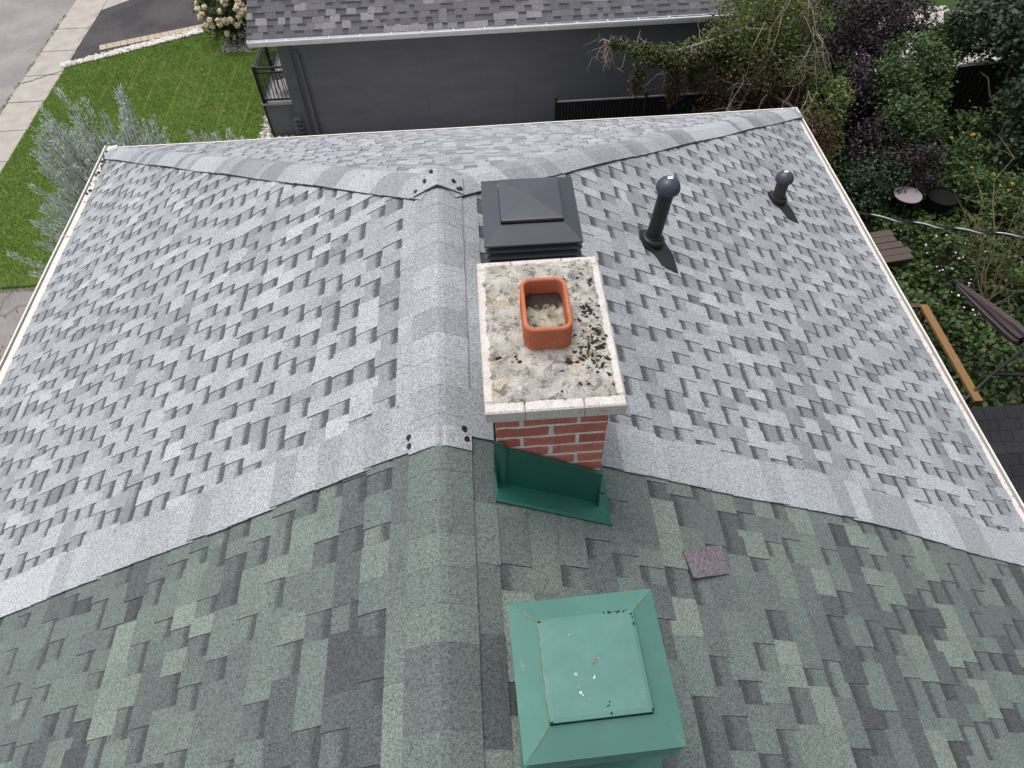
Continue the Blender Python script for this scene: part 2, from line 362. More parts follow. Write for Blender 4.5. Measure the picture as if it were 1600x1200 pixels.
def slope_piece(pl, s0, s1, ta, tb, tc, td, h0, h1, tint, g0, g1, base=-.004):
    """ta,tb: t-limits at s0; tc,td: t-limits at s1"""
    mb = MB(); rnd = random.random(); P = pl.P
    v = [P(s0,ta,h0), P(s0,tb,h0), P(s1,td,h1), P(s1,tc,h1), P(s0,ta,base), P(s0,tb,base), P(s1,td,base), P(s1,tc,base)]
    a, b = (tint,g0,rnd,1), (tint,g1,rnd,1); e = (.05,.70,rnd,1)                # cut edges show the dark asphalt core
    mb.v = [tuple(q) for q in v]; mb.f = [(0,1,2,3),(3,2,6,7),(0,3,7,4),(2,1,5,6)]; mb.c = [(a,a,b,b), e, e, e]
    return mb, (v[0]+v[1]+v[2]+v[3])/4, abs((tb-ta)+(td-tc))/2*(s1-s0)
def courses(pl, s_first, s_end, t_lo, t_hi, style, ex=EX):
    """laminated shingles: raised tabs alternating with cut-outs that show the underlay; returns pieces"""
    out = []; k = 0
    while True:
        sb = s_first + k*ex; k += 1; st = sb - ex
        if sb > s_end + ex*.5: break
        sb = min(sb, s_end)
        lo = min(t_lo(st), t_lo(sb)); hi = max(t_hi(st), t_hi(sb))
        t = lo - random.uniform(0, .3); tooth = random.random() < .5 or k == 1; drop = random.random()
        while t < hi:
            w = random.choice(style['wt'] if tooth else style['ws'])*random.uniform(.85, 1.15)*(1.5 if k == 1 else 1)
            u = t + w
            if random.random() < (.25 if k > 1 else .8): drop = random.random()
            lim = [(max(t, t_lo(q)), min(u, t_hi(q))) for q in (st-.03, sb)]
            if lim[0][1] - lim[0][0] > .012 or lim[1][1] - lim[1][0] > .012:
                lim = [(min(a, b), b) for a, b in lim]
                jt = random.uniform(-.0015, .0025); j2 = random.uniform(-.004, .004)
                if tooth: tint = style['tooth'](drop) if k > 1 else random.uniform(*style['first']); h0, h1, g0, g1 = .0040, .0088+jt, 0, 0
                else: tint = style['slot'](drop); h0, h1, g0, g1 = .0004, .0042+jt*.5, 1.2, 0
                out.append((*slope_piece(pl, st-.03, sb + (j2*.6 if tooth else -.002), lim[0][0], lim[0][1], lim[1][0]+j2*.3, lim[1][1]+j2*.3, h0, h1, tint, g0, g1), pl))
            t = u
            if k == 1: tooth = True                              # the course under the ridge caps shows no cut-outs
            elif tooth: tooth = random.random() < style['tt']
            else: tooth = random.random() < style['st']
    return out
def grey_t(d): return min(1, max(0, random.gauss(.70, .12) - (.26 if d < .16 else 0)))
def grey_s(d): return min(1, max(0, random.gauss(.46, .14)))
def green_t(d): return min(1, max(0, random.gauss(.50, .10) + (.36 if d > .82 else 0) - (.36 if d < .17 else 0)))
def green_s(d): return min(1, max(0, random.gauss(.42, .13) - (.30 if d < .22 else 0)))
GREY = dict(wt=(.08,.095,.115,.14), ws=(.09,.11,.125,.145), tooth=grey_t, slot=grey_s, first=(.5,.8), tt=.06, st=.97)
GREEN = dict(wt=(.10,.13,.16,.20,.24), ws=(.09,.11,.13,.16), tooth=green_t, slot=green_s, first=(.12,.75), tt=.28, st=.94)
def edge_l(s): return 1.705 - .006*s + .006*math.sin(s*3.1)
def edge_r(s): return 1.757 + .05*math.exp(-((s-2.4)/1.2)**2) + .012*math.sin(s*2.7)
hip = lambda s: R + s/K*H/W - .05

house = thing('duplex_house', 'large hipped shingle roof, grey on its far half and green on its near half', 'house', (0,0,0))
deck = MB()
e = 4.09; zE = RZ - D*e; yE = R + H - .11; zF = RZ - DF*(yE - R); YB = -7.5
deck.face([(0,YB,RZ-.006),(0,R,RZ-.006),(-e,yE,zF-.006),(-e,YB,zE-.006)], (.4,0,0,1)); deck.face([(0,YB,RZ-.006),(e,YB,zE-.006),(e,yE,zF-.006),(0,R,RZ-.006)], (.4,0,0,1))
deck.face([(0,R,RZ-.006),(e,yE,zF-.006),(-e,yE,zF-.006)], (.4,0,0,1))
roof = part('roof', deck, M['green'], house)
pieces_grey = courses(PL, .244, S_EAVE, lambda s: edge_l(s)+.05, hip, GREY) + courses(PR, .252, S_EAVE, lambda s: edge_r(s)+.05, hip, GREY)
sF = (yE-R)*KF
pieces_grey += courses(PF, sF % EX + EX*.0, sF, lambda s: min(0, .07-max(s,0)/KF*W/H), lambda s: max(0, max(s,0)/KF*W/H - .07), GREY)
pieces_green = courses(PL, .245, S_EAVE, lambda s: -1.3, lambda s: edge_l(s)+.12, GREEN) + courses(PR, .262, S_EAVE, lambda s: -1.3, lambda s: edge_r(s)+.12, GREEN)
def emit(pieces, name, mat, parent, n=300):
    pieces.sort(key=lambda q: -pxarea(q[1], q[2]))
    for mb, c, a, pl in pieces[:n]: part(name, mb, mat, parent)
    rest = MB()
    for mb, c, a, pl in pieces[n:]:
        i = len(rest.v); rest.v += mb.v; rest.f += [tuple(i+q for q in f) for f in mb.f]; rest.c += mb.c
    if rest.f: part(name + '_field', rest, mat, parent, stuff=True)
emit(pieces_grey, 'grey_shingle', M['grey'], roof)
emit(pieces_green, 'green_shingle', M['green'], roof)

def cap(O0, O1, dA, dB, N, w, l0, l1, tint, mat, name, drop=.02, skew=0.0, skirt=.012, tapB=None):
    """one bent cap shingle astride a ridge or hip; O0 is its raised, exposed end"""
    O0, O1, dA, dB, N = Vector(O0), Vector(O1), Vector(dA), Vector(dB), Vector(N); mb = MB(); ax = (O1-O0).normalized()
    qs = (-1, -.55, -.22, 0, .22, .55, 1); rows = []
    for O, l in ((O0, l0), (O1, l1)):
        rows.append([O + (dA if q < 0 else dB)*abs(q)*w + N*((l + .006)*(1 if tapB is None or q < .5 else (.85 if q < .9 else tapB)) - drop*max(0, 1-abs(q)/.4)**2) + ax*(skew*q) for q in qs])
    base = [[p - N*skirt for p in r] for r in rows]; n = len(qs); c = (tint, 0, random.random(), 1); e_ = (.05, .72, 0, 1)
    for i in range(n-1):
        mb.face([rows[0][i], rows[0][i+1], rows[1][i+1], rows[1][i]], c); mb.face([rows[0][i], base[0][i], base[0][i+1], rows[0][i+1]], e_)
    for i in (0, n-1): mb.face([rows[0][i], rows[1][i], base[1][i], base[0][i]], e_)
    return part(name, mb, mat, roof, smooth=False)
dL, dR = PL.ds, PR.ds; up = Vector((0,0,1))
y = 1.695; n = 0
while y < R - .02:                                            # grey ridge
    ty = .54 + .8*(grey_t(.5)-.66); ex = .165
    cap((0, y, RZ), (0, y+ex+.04, RZ), dL, dR, up, .158, .0125, .0108, ty, M['grey'], 'ridge_cap', .011); y += ex
y = 1.72
while y > -1.2:                                               # green ridge
    ex = .145; y -= ex
    cap((0, y, RZ), (0, y+ex+.04, RZ), dL, dR, up,   .158, .0105, .0085, random.choice((.34,.4,.45,.5,.5,.58,.3)), M['green'], 'ridge_cap', .011)
apex = Vector((0, R, RZ))
for sx in (-1, 1):                                            # the two hips
    c0 = Vector((sx*4.12, R+H*4.12/W, RZ-D*4.12)); L = (apex-c0).length; ax = (apex-c0).normalized()
    pl = PL if sx < 0 else PR
    dA = -ax.cross(pl.n); dA = dA if dA.dot(Vector((0,-1,0))) > 0 else -dA
    dB = ax.cross(PF.n); dB = dB if dB.dot(Vector((0,1,0))) > 0 else -dB
    N = (pl.n + PF.n).normalized(); u = 0; tl = .7
    while u < L - .05:
        ex = .1435; tl = random.choice((.25,.4,.55,.65,.75,.85)) if random.random() < .75 else tl
        wob = .006 + .008*math.sin(u*4.3 + sx) + random.uniform(-.002,.003)
        cap(c0 + ax*u, c0 + ax*min(u+ex+.05, L), dA, dB, N, .165, .013+wob*.7, .009+wob*.7, tl, M['grey'], 'hip_cap', .016, 0, .016, .35); u += ex
# closing caps with tar dabs over the nails
def dabs(pts):
    for s, t, sx, hh in pts:
        pl = PL if sx < 0 else PR; mb = MB(); c = pl.P(s, t, hh)
        ring = [c + (pl.ds*math.cos(a)*1.0 + pl.dt*math.sin(a)*1.3)*random.uniform(.010,.016) for a in np.linspace(0, 2*math.pi, 9)[:-1]]
        mb.face(ring); mb.mesh([q - pl.n*.006 for q in ring] + ring, [(i, (i+1) % 8, 8+(i+1) % 8, 8+i) for i in range(8)])
        part('tar_dab', mb, M['tar'], roof)
cap((0, 3.49, RZ), (0, 3.65, RZ-.020), dL, dR, up, .170, .030, .052, .74, M['grey'], 'ridge_cap', .004, 0, .04)
dabs([(.07, 3.575, -1, .040), (.135, 3.525, -1, .035), (.09, 3.570, 1, .040), (.12, 3.517, 1, .035), (.135, 3.527, 1, .036), (.02, 3.63, -1, .042)])
cap((0, 1.690, RZ), (0, 1.80, RZ), dL, dR, up, .160, .018, .017, .66, M['grey'], 'ridge_cap')
dabs([(.146, 1.735, -1, .024), (.150, 1.783, -1, .024), (.125, 1.745, 1, .024), (.115, 1.795, 1, .024)])
# flat border of cap shingles where grey meets green
for pl, edge in ((PL, edge_l), (PR, edge_r)):
    s = .12; tl = .6
    while s < S_EAVE + .02:
        e2 = min(s + EX, S_EAVE + .02)
        if random.random() < .8: tl = random.choice((.46,.6,.7,.78,.86,.94))
        sk = random.uniform(-.01,.01); wd = .27 + random.uniform(-.015,.02)
        jg = random.uniform(-.007, .007); mb, c, a = slope_piece(pl, s-.04, e2, edge(s)+jg, edge(s)+wd, edge(e2)+sk*.3+jg, edge(e2)+wd+sk, .0135, .0195+random.uniform(0,.003), tl, 0, 0)
        part('border_shingle', mb, M['grey'], roof); s = e2

# eaves, gutters, walls of our house
wl = MB(); wl.box((-3.75, -7.3, 0), (3.75, yE-.42, zE-.12)); part('wall', wl, M['wall'], house)
so = MB()
so.box((-e+.02, YB+.05, zE-.16), (e-.02, yE-.02, zE-.115)); part('soffit', so, M['soffit'], house)
def eave_gutter(a, b, out, tag_):
    """a>b along the eave at the shingle edge; out = outward direction"""
    a, b, out = Vector(a), Vector(b), Vector(out); z = Vector((0,0,1)); prof = [(.0,-.02),(.0,-.13),(.085,-.13),(.118,-.035),(.118,.0),(.104,.0),(.104,-.012),(.078,-.016),(0,-.004)]
    g = part('gutter', strip(a, b, out, [(.0,-.02),(.0,-.13),(.085,-.13),(.120,-.04),(.120,.004),(.106,.004),(.106,-.03)]), M['white'], house)
    part('gutter_guard', strip(a, b, out, [(-.03,.0),(.092,-.012),(.092,-.02),(-.03,-.01)]), M['guard'], g)
    return g
def strip(a, b, out, prof):
    mb = MB(); z = Vector((0,0,1)); n = max(2, int((b-a).length/.6)); ax = b-a
    rows = [[a + ax*(i/n) + out*p + z*(q - .006*math.sin(math.pi*i/n*3)**2) for p, q in prof] for i in range(n+1)]
    for i in range(n):
        for j in range(len(prof)-1): mb.face([rows[i][j], rows[i][j+1], rows[i+1][j+1], rows[i+1][j]])
    mb.face(rows[0]); mb.face(rows[-1]); return mb
zg = zE - .012
eave_gutter((-e, 1.2, zg), (-e, yE+.11, zg), (-1,0,0), 'l')
gr = eave_gutter((e, 2.02, zg-.035), (e, yE+.11, zg-.035), (1,0,0), 'r')
eave_gutter((-e-.12, yE, zg-.035), (e+.12, yE, zg-.035), (0,1,0), 'f')
fb = MB(); fb.box((e-.02, -7.4, zE-.16), (e+.03, 1.98, zE-.02)); fb.box((-e-.03, -7.4, zE-.16), (-e+.02, 1.15, zE-.02)); part('fascia_board', fb, M['wood_dark'], house)
for yy in (3.95, 6.15):
    jn = MB(); jn.box((-e-.123,yy-.012,zg-.10),(-e-.117,yy+.012,zg+.006)); jn.box((-e-.12,yy-.004,zg-.012),(-e-.0,yy+.004,zg-.002)); part('gutter_joint', jn, M['moss' if False else 'guard'], house)
lit = MB()
for i in range(60):
    yy = yE + .02 - abs(random.gauss(0, .35)) - .02; x = -e - random.uniform(.0, .085); c = Vector((x, yy, zg + .004 - .1*max(0, -e-x)))
    a = random.random()*6.28; r = random.uniform(.008, .028)
    lit.face([c + Vector((math.cos(a+k)*r*q, math.sin(a+k)*r, .003*q)) for k, q in ((0,1),(1.4,.6),(3.1,1),(4.6,.7))])
for i in range(22):
    yy = random.uniform(2.0, 7.6); x = e + random.uniform(0, .085); c = Vector((x, yy, zg-.031)); a = random.random()*6.28; r = random.uniform(.003, .008)
    lit.face([c + Vector((math.cos(a+k)*r, math.sin(a+k)*r, .002)) for k in (0,1.5,3.1,4.5)])
o = part('leaf_litter', lit, M['moss'], None); o['kind'] = 'stuff'

# ------------------------------------------------------------------ chimney
ch = thing('chimney', 'red brick chimney with stained concrete crown and one orange clay flue', 'chimney', (.47, 1.90, 7.9))
X0, X1, Y0, Y1, ZT = .25, .69, 1.565, 2.275, 8.600
mb = MB(); mb.box((X0+.004, Y0+.004, 7.55), (X1-.004, Y1-.004, ZT+.004)); part('mortar_core', mb, M['mortar'], ch)
BH, BJ, BL = .0525, .0195, .2125
def brick(lo, hi):
    b = MB(); lo, hi = list(lo), list(hi); s = random.uniform(.3, .7) + random.uniform(-.2, .2)
    (x0, y0, z0), (x1, y1, z1) = lo, hi; nn = 5 if x1-x0 > .12 else 3; c = (s, 0, random.random(), 1); jz = lambda: random.uniform(-.0028, .0028)
    fr_ = [(x0+(x1-x0)*i/nn + jz()*.6, z0+jz()) for i in range(nn+1)] + [(x0+(x1-x0)*i/nn + jz()*.6, z1+jz()) for i in range(nn, -1, -1)]
    n_ = len(fr_); v = [(x, y0, z) for x, z in fr_] + [(x, y1, z) for x, z in fr_]
    b.mesh(v, [tuple(range(n_)), tuple(range(2*n_-1, n_-1, -1))] + [(i, (i+1) % n_, n_+(i+1) % n_, n_+i) for i in range(n_)], c); part('brick', b, M['brick'], ch)
z = 8.564; row = 1
while z > 7.60:
    if row % 2 == 0: xs = [(X0, X0+.094), (X0+.094+.0155, X0+.094+.0155+.209), (X1-.1055, X1)]
    else: xs = [(X0, X0+.209), (X0+.209+.0205, X1)]
    for a, b in xs:
        brick((a, Y0, z), (b, Y0+.09, z+BH)); brick((a, Y1-.09, z), (b, Y1, z+BH))
    ya = Y0 + .09 + .014
    n3 = 3 if row % 2 else 2; ln = (Y1 - .09 - .014 - ya - .014*(n3-1))/n3
    for i in range(n3):
        y0 = ya + i*(ln+.014)
        brick((X0, y0, z), (X0+.09, y0+ln, z+BH)); brick((X1-.09, y0, z), (X1, y0+ln, z+BH))
    z -= BH + BJ; row += 1
CX0, CX1, CY0, CY1, CZ0, CZ1 = .214, .743, 1.515, 2.328, 8.602, 8.662
def stone(lo, hi, bev=.006):
    b = MB(); x0, y0, z0 = lo; x1, y1, z1 = hi; q = bev
    v = [(x0,y0,z0),(x1,y0,z0),(x1,y1,z0),(x0,y1,z0),(x0,y0,z1-q),(x1,y0,z1-q),(x1,y1,z1-q),(x0,y1,z1-q),(x0+q,y0+q,z1),(x1-q,y0+q,z1),(x1-q,y1-q,z1),(x0+q,y1-q,z1)]
    b.mesh(v, [(3,2,1,0),(0,1,5,4),(1,2,6,5),(2,3,7,6),(3,0,4,7),(4,5,9,8),(5,6,10,9),(6,7,11,10),(7,4,8,11),(8,9,10,11)])
    part('coping_stone', b, M['coping'], ch)
cw = .05; j = .0025
fx = [CX0, CX0+.150, CX0+.372, CX1]
for a, b in zip(fx[:-1], fx[1:]):
    stone((a+j/2, CY0, CZ0), (b-j/2, CY0+cw, CZ1+random.uniform(-.001,.001))); stone((a+j/2, CY1-cw, CZ0), (b-j/2, CY1, CZ1+random.uniform(-.001,.001)))
sy = np.linspace(CY0+cw, CY1-cw, 2)
for a, b in zip(sy[:-1], sy[1:]):
    stone((CX0, a+j/2, CZ0), (CX0+cw, b-j/2, CZ1)); stone((CX1-cw, a+j/2, CZ0), (CX1, b-j/2, CZ1))
# rough mortar bed inside the coping
mb = MB(); nx, ny = 40, 60; g = []
nz = RNG.normal(0, 1, (nx+1, ny+1))
for _ in range(2): nz = (nz + np.roll(nz,1,0) + np.roll(nz,-1,0) + np.roll(nz,1,1) + np.roll(nz,-1,1))/5
ix0, ix1, iy0, iy1 = CX0+.024, CX1-.024, CY0+.036, CY1-.020
for i in range(nx+1):
    for k in range(ny+1):
        ed = min(i, nx-i, k, ny-k); x = ix0 + (ix1-ix0)*i/nx; y = iy0 + (iy1-iy0)*k/ny
        if ed == 0: x += random.uniform(-.009,.009); y += random.uniform(-.012,.012)
        g.append((x, y, CZ1 + (.0035 if ed else -.004) + min(ed,6)*.0009 + nz[i,k]*.0035))
mb.mesh(g, [(i*(ny+1)+k, (i+1)*(ny+1)+k, (i+1)*(ny+1)+k+1, i*(ny+1)+k+1) for i in range(nx) for k in range(ny)])
part('crown_mortar', mb, M['crown'], ch, smooth=True)
# black lichen cushions
M['lichen'] = mat_plain('black_lichen', (.026,.024,.019), .95, .1, .5, 120)
lm = MB()
for cx, cy, n, sp in [(q[0],q[1],q[2]*2,q[3]) for q in ((.655,2.02,9,.018),(.66,1.99,8,.014),(.65,1.90,3,.02),(.69,1.885,3,.014),(.665,1.845,10,.02),(.62,1.80,5,.016),(.64,1.77,6,.02),(.685,1.795,5,.018),(.60,1.745,3,.012),(.69,1.74,9,.02),(.66,1.70,6,.018),(.56,1.735,4,.012),(.30,1.78,2,.01),(.35,1.76,2,.012),(.55,2.13,3,.03))]:
    for i in range(n):
        lm.blob((cx-.012+random.gauss(0,sp), cy-.01+random.gauss(0,sp*.8), CZ1+.008), (random.uniform(.003,.011), random.uniform(.003,.010), .0022), j=.45)
part('lichen', lm, M['lichen'], ch, stuff=True)
def rrect(x0, x1, y0, y1, r, n=5):
    out = []
    for cx, cy, a0 in ((x1-r,y1-r,0),(x0+r,y1-r,90),(x0+r,y0+r,180),(x1-r,y0+r,270)):
        for i in range(n+1):
            a = math.radians(a0 + 90*i/n); out.append((cx + r*math.cos(a), cy + r*math.sin(a)))
    return out
FX0, FX1, FY0, FY1, FZ = .383, .573, 1.797, 2.085, 8.785
oo, ii = rrect(FX0,FX1,FY0,FY1,.045), rrect(FX0+.017,FX1-.017,FY0+.017,FY1-.017,.032); q = rrect(FX0+.004,FX1-.004,FY0+.004,FY1-.004,.042); q2 = rrect(FX0+.014,FX1-.014,FY0+.014,FY1-.014,.035)
rings = [[(x,y,CZ1-.01) for x,y in oo], [(x,y,FZ-.005) for x,y in oo], [(x,y,FZ) for x,y in q], [(x,y,FZ) for x,y in q2], [(x,y,FZ-.005) for x,y in ii], [(x,y,CZ1-.02) for x,y in ii]]
n = len(oo); mb = MB(); mb.mesh([p for r in rings for p in r], [(i*n+a, i*n+(a+1)%n, (i+1)*n+(a+1)%n, (i+1)*n+a) for i in range(5) for a in range(n)])
part('flue_tile', mb, M['terra'], ch)
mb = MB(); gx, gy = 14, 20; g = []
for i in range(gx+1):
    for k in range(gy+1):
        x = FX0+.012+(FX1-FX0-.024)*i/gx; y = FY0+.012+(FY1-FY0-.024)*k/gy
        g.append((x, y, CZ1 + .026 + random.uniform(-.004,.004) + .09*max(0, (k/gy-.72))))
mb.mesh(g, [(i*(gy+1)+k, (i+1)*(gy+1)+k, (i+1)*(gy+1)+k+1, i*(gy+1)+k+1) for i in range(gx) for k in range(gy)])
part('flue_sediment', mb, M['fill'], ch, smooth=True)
# green flashing: apron, flange and stepped sides
rz = lambda x: RZ - D*x
def solid(pts, d):
    mb = MB(); d = Vector(d); a = [Vector(p) for p in pts]; n = len(a); b = [p + d for p in a]
    mb.mesh(a + b, [tuple(range(n)), tuple(range(2*n-1, n-1, -1))] + [(i, (i+1) % n, n+(i+1) % n, n+i) for i in range(n)]); return mb
yf = Y0 - .006
part('flashing_apron', solid([(X0-.006,yf,rz(X0)-.01),(X1+.008,yf,rz(X1)-.01),(X1+.008,yf,8.108),(.44,yf,8.272),(.30,yf,8.352),(X0-.006,yf,8.375)], (0,-.004,0)), M['flash'], ch)
part('flashing_lip', solid([(X1+.008,yf-.004,8.108),(.44,yf-.004,8.272),(.30,yf-.004,8.352),(.30,yf-.004,8.338),(.44,yf-.004,8.258),(X1+.008,yf-.004,8.094)], (0,-.010,0)), M['flash'], ch)
part('flashing_flap', solid([(X0-.014,yf-.002,rz(X0)+.06),(.272,yf-.018,rz(.272)+.05),(.288,yf-.014,8.352),(.275,yf-.012,8.408),(X0-.012,yf-.002,8.415)], (0,-.003,0)), M['flash'], ch)
def on(x, y, h): return PR.P(x*K, y, h)
part('flashing_flange', solid([on(.222,1.463,.014),on(.742,1.452,.014),on(.748,1.62,.014),on(.70,1.60,.016),on(.70,1.562,.020),on(.235,1.562,.020),on(.225,1.60,.016)], PR.n*.003), M['flash'], ch)
part('flashing_hem', solid([on(.222,1.463,.014),on(.742,1.452,.014),on(.742,1.466,.020),on(.222,1.477,.020)], PR.n*.005), M['flash'], ch)
part('side_flashing', solid([(X0-.008,1.52,rz(X0)-.01),(X0-.008,2.27,rz(X0)-.01),(X0-.008,2.27,rz(X0)+.22),(X0-.008,1.62,rz(X0)+.30),(X0-.008,1.56,rz(X0)+.34)], (-.004,0,0)), M['flash'], ch)
part('side_flashing', solid([(X1+.006,1.53,rz(X1)-.01),(X1+.006,2.27,rz(X1)-.01),(X1+.006,2.27,rz(X1)+.20),(X1+.006,1.56,rz(X1)+.26)], (.004,0,0)), M['flash'], ch)
part('side_flange', solid([on(X1+.006,1.62,.014),on(X1+.055,1.62,.014),on(X1+.055,2.3,.014),on(X1+.006,2.3,.014)], PR.n*.003), M['flash'], ch)
for x, y in ((.335,1.488),(.60,1.482),(.728,1.475),(.70,1.512)):
    mb = MB(); mb.lathe([(.007,0),(.007,.003),(.004,.005)], on(x,y,.018), PR.n, 8); part('screw', mb, M['flash'], ch)

# ------------------------------------------------------------------ roof vents
def frustum(mb, c, a, b, za, zb, rot, ry=1.0, col=(.5,0,0,1)):
    cs, sn = math.cos(rot), math.sin(rot)
    def ring(h, z): return [(c[0]+(x*cs-y*sn), c[1]+(x*sn+y*cs), z) for x, y in ((-h,-h*ry),(h,-h*ry),(h,h*ry),(-h,h*ry))]
    v = ring(a, za) + ring(b, zb); mb.mesh(v, [(0,1,5,4),(1,2,6,5),(2,3,7,6),(3,0,4,7)], col)
def roof_vent(c, rot, mat, label, ry, plate_h, stained):
    zo = 8.318; t = thing('roof_vent', label, 'roof vent', (c[0], c[1], rz(c[0])))
    h = MB(); frustum(h, c, .258, .258, zo-.010, zo, rot, ry); frustum(h, c, .258, .165, zo, zo+.055, rot, ry); frustum(h, c, .252, .24, zo-.010, zo-.004, rot, ry); part('hood', h, mat, t)
    p = MB(); z1 = zo + .078
    frustum(p, c, .140, .140, zo+.04, z1-.012, rot, ry); frustum(p, c, .163, .163, z1-.014, z1, rot, ry); frustum(p, c, .163, .140, z1-.014, z1-.014, rot, ry)
    frustum(p, c, .163, .150, z1, z1+.003, rot, ry); frustum(p, c, .150, .002, z1+.003, z1+plate_h, rot, ry); part('top_plate', p, mat, t)
    for k in range(3):
        l = MB(); zz = zo - .044 - k*.046; hw = .2565 - k*.0012
        frustum(l, c, hw, hw, zz-.006, zz, rot, ry); frustum(l, c, hw, .205, zz, zz+.022, rot, ry); frustum(l, c, hw, .20, zz-.006, zz+.012, rot, ry); part('louver', l, mat, t)
    b = MB(); frustum(b, c, .186, .186, rz(c[0])-.12, zo-.0, rot, ry); part('base_collar', b, mat, t)
    f = MB()
    x0, x1, y0, y1 = c[0]-.26, c[0]+.27, c[1]-.27, c[1]+.27
    part('base_flange', solid([on(x0,y0,.010),on(x1,y0,.012),on(x1,y1,.010),on(x0,y1,.010)], PR.n*.002), mat, t)
    if stained:
        cs, sn = math.cos(rot), math.sin(rot)
        def at(x, y, z): return Vector((c[0]+x*cs-y*sn*1, c[1]+x*sn+y*cs, z))
        s = MB()
        for sx, sy in ((-1,1),(1,1),(-1,-1)):
            s.tube([at(sx*.167, sy*.167*ry, zo+.0545), at(sx*.225, sy*.225*ry, zo+.0205)], .0022, 5)
        s.tube([at(-.1635,-.155,z1-.006), at(-.1635,.155,z1-.006)], .0022, 5)
        part('corner_seam', s, M['rust'], t)
        mo = MB()
        for i in range(26):
            if i < 14: x, y = random.uniform(.06,.14), .163*ry - abs(random.gauss(0,.003))
            elif i < 22: x, y = .160-abs(random.gauss(0,.004)), random.uniform(.09,.15)
            elif i < 30: x, y = random.gauss(.03,.006), random.gauss(-.13,.012)
            else: x, y = random.uniform(-.13,.13), random.uniform(-.15,.15)
            p_ = at(x, y, z1+.004+plate_h*max(0, 1-max(abs(x),abs(y))/.15)); mo.blob(p_, (random.uniform(.002,.005), random.uniform(.0015,.0035), .0009), j=.4)
        for sx, sy in ((-.155,-.16),(.158,-.158),(-.158,.155)):
            for i in range(2): mo.blob(at(sx+random.gauss(0,.004), sy*ry+random.gauss(0,.003), z1+.001), (.004,.003,.0015), j=.4)
        part('moss_patch', mo, M['moss'], t, stuff=True)
        d = MB()
        for x, y, r in ((-.005,-.045,.007),(-.003,-.04,.005),(-.055,-.085,.008),(-.05,-.092,.005),(-.06,-.066,.003),(-.03,-.105,.003),(.02,.015,.003),(-.065,.10,.003)):
            d.blob(at(x, y, z1+.003+plate_h*max(0, 1-max(abs(x),abs(y))/.15)), (r*.6, r*.5, .0012), j=.35)
        part('bird_dropping', d, M['dropping'], t, stuff=True)
        ru = MB()
        for i in range(20):
            x, y = random.gauss(.01,.006), random.gauss(.01,.006)
            if i > 10: x, y = random.uniform(-.13,.12), random.uniform(-.15,.14)
            ru.blob(at(x, y, z1+.003+plate_h*max(0, 1-max(abs(x),abs(y))/.15)), (random.uniform(.0015,.004), random.uniform(.0012,.003), .0006), j=.4)
        part('rust_spot', ru, mat_plain('rust', (.27,.20,.11), .9, .1, .2, 40), t, stuff=True)
roof_vent((.512, 3.095), math.radians(-.4), M['vent_black'], 'glossy black square louvered vent just behind the brick chimney', 1.07, .022, False)
roof_vent((.517, .678), math.radians(2.0), M['vent_green'], 'stained green square louvered vent on the green shingles in front', 1.0, .006, True)

# ------------------------------------------------------------------ vent pipes
def vent_pipe(x, y, ht, lean, mats, label, r=.052):
    b = Vector((x, y, rz(x))); t = thing('vent_pipe', label, 'vent pipe', b); ax = Vector(lean).normalized()
    p = MB(); p.lathe([(r,-.05),(r,ht)], b, ax, 20); part('pipe', p, mats[0], t, smooth=False)
    c = MB(); c.lathe([(.088,-.06),(.086,.035),(.080,.052),(.064,.058),(.058,.075),(r+.001,.077)], b, Vector((D*.35,0,1)), 20); part('boot_collar', c, M['pipe'], t)
    fl = MB()
    pts = [((b.x+dx)*K, b.y+dy) for dx, dy in ((-.09,.07),(-.105,-.02),(-.075,-.10),(-.012,-.135),(.02,-.235),(.14,-.255),(.145,-.07),(.10,.065),(0,.13))]
    part('flashing_plate', solid([PR.P(s, t2, .0125) for s, t2 in pts], PR.n*.003), M['pipe'], t)
    dm = MB(); R0 = .082; top = b + ax*(ht-.055)
    prof = [(R0*.97,-.012),(R0,0)] + [(R0*math.cos(a), R0*.98*math.sin(a)) for a in np.linspace(.15, 1.50, 9)]
    dm.lathe(prof, top, ax, 24); dm.lathe([(R0*.97,-.012),(.05,-.006)], top, ax, 24); dome = part('cap_dome', dm, M['dome'], t, smooth=True)
    st = MB(); c0 = top + ax*(R0*.985) + Vector((-.004,.002,.0)); st.box((c0.x-.017,c0.y-.012,c0.z-.004),(c0.x+.017,c0.y+.012,c0.z+.0015)); part('sticker', st, M['sticker'], dome)
vent_pipe(1.435, 3.80, .52, (.10,0,1), (M['pipe'],), 'tall thin black vent pipe with a round dark cap')
vent_pipe(3.01, 5.25, .30, (.01,0,1), (M['pipe_brown'],), 'short brown vent pipe with a round dark cap near the far corner', .055)

# loose piece of shingle
mb = MB(); nn = 6; cs = [(1.092,1.392),(1.325,1.460),(1.330,1.313),(1.111,1.250)]
grid = []
for i in range(nn+1):
    for k in range(nn+1):
        u, v = i/nn, k/nn
        a = [cs[0][q]*(1-u)*(1-v)+cs[1][q]*u*(1-v)+cs[2][q]*u*v+cs[3][q]*(1-u)*v for q in (0,1)]
        grid.append(PR.P(a[0]*K, a[1], .016 + .010*v*(1-u) + .003*math.sin(u*4)))
fs = [(i*(nn+1)+k, (i+1)*(nn+1)+k, (i+1)*(nn+1)+k+1, i*(nn+1)+k+1) for i in range(nn) for k in range(nn)]
mb.mesh(grid, fs, (.5,0,.3,1)); mb.mesh([q - PR.n*.004 for q in grid], fs, (.2,0,0,1))
rim = [i*(nn+1) for i in range(nn+1)] + [nn*(nn+1)+k for k in range(1, nn+1)] + [i*(nn+1)+nn for i in range(nn-1,-1,-1)] + [k for k in range(nn-1,0,-1)]
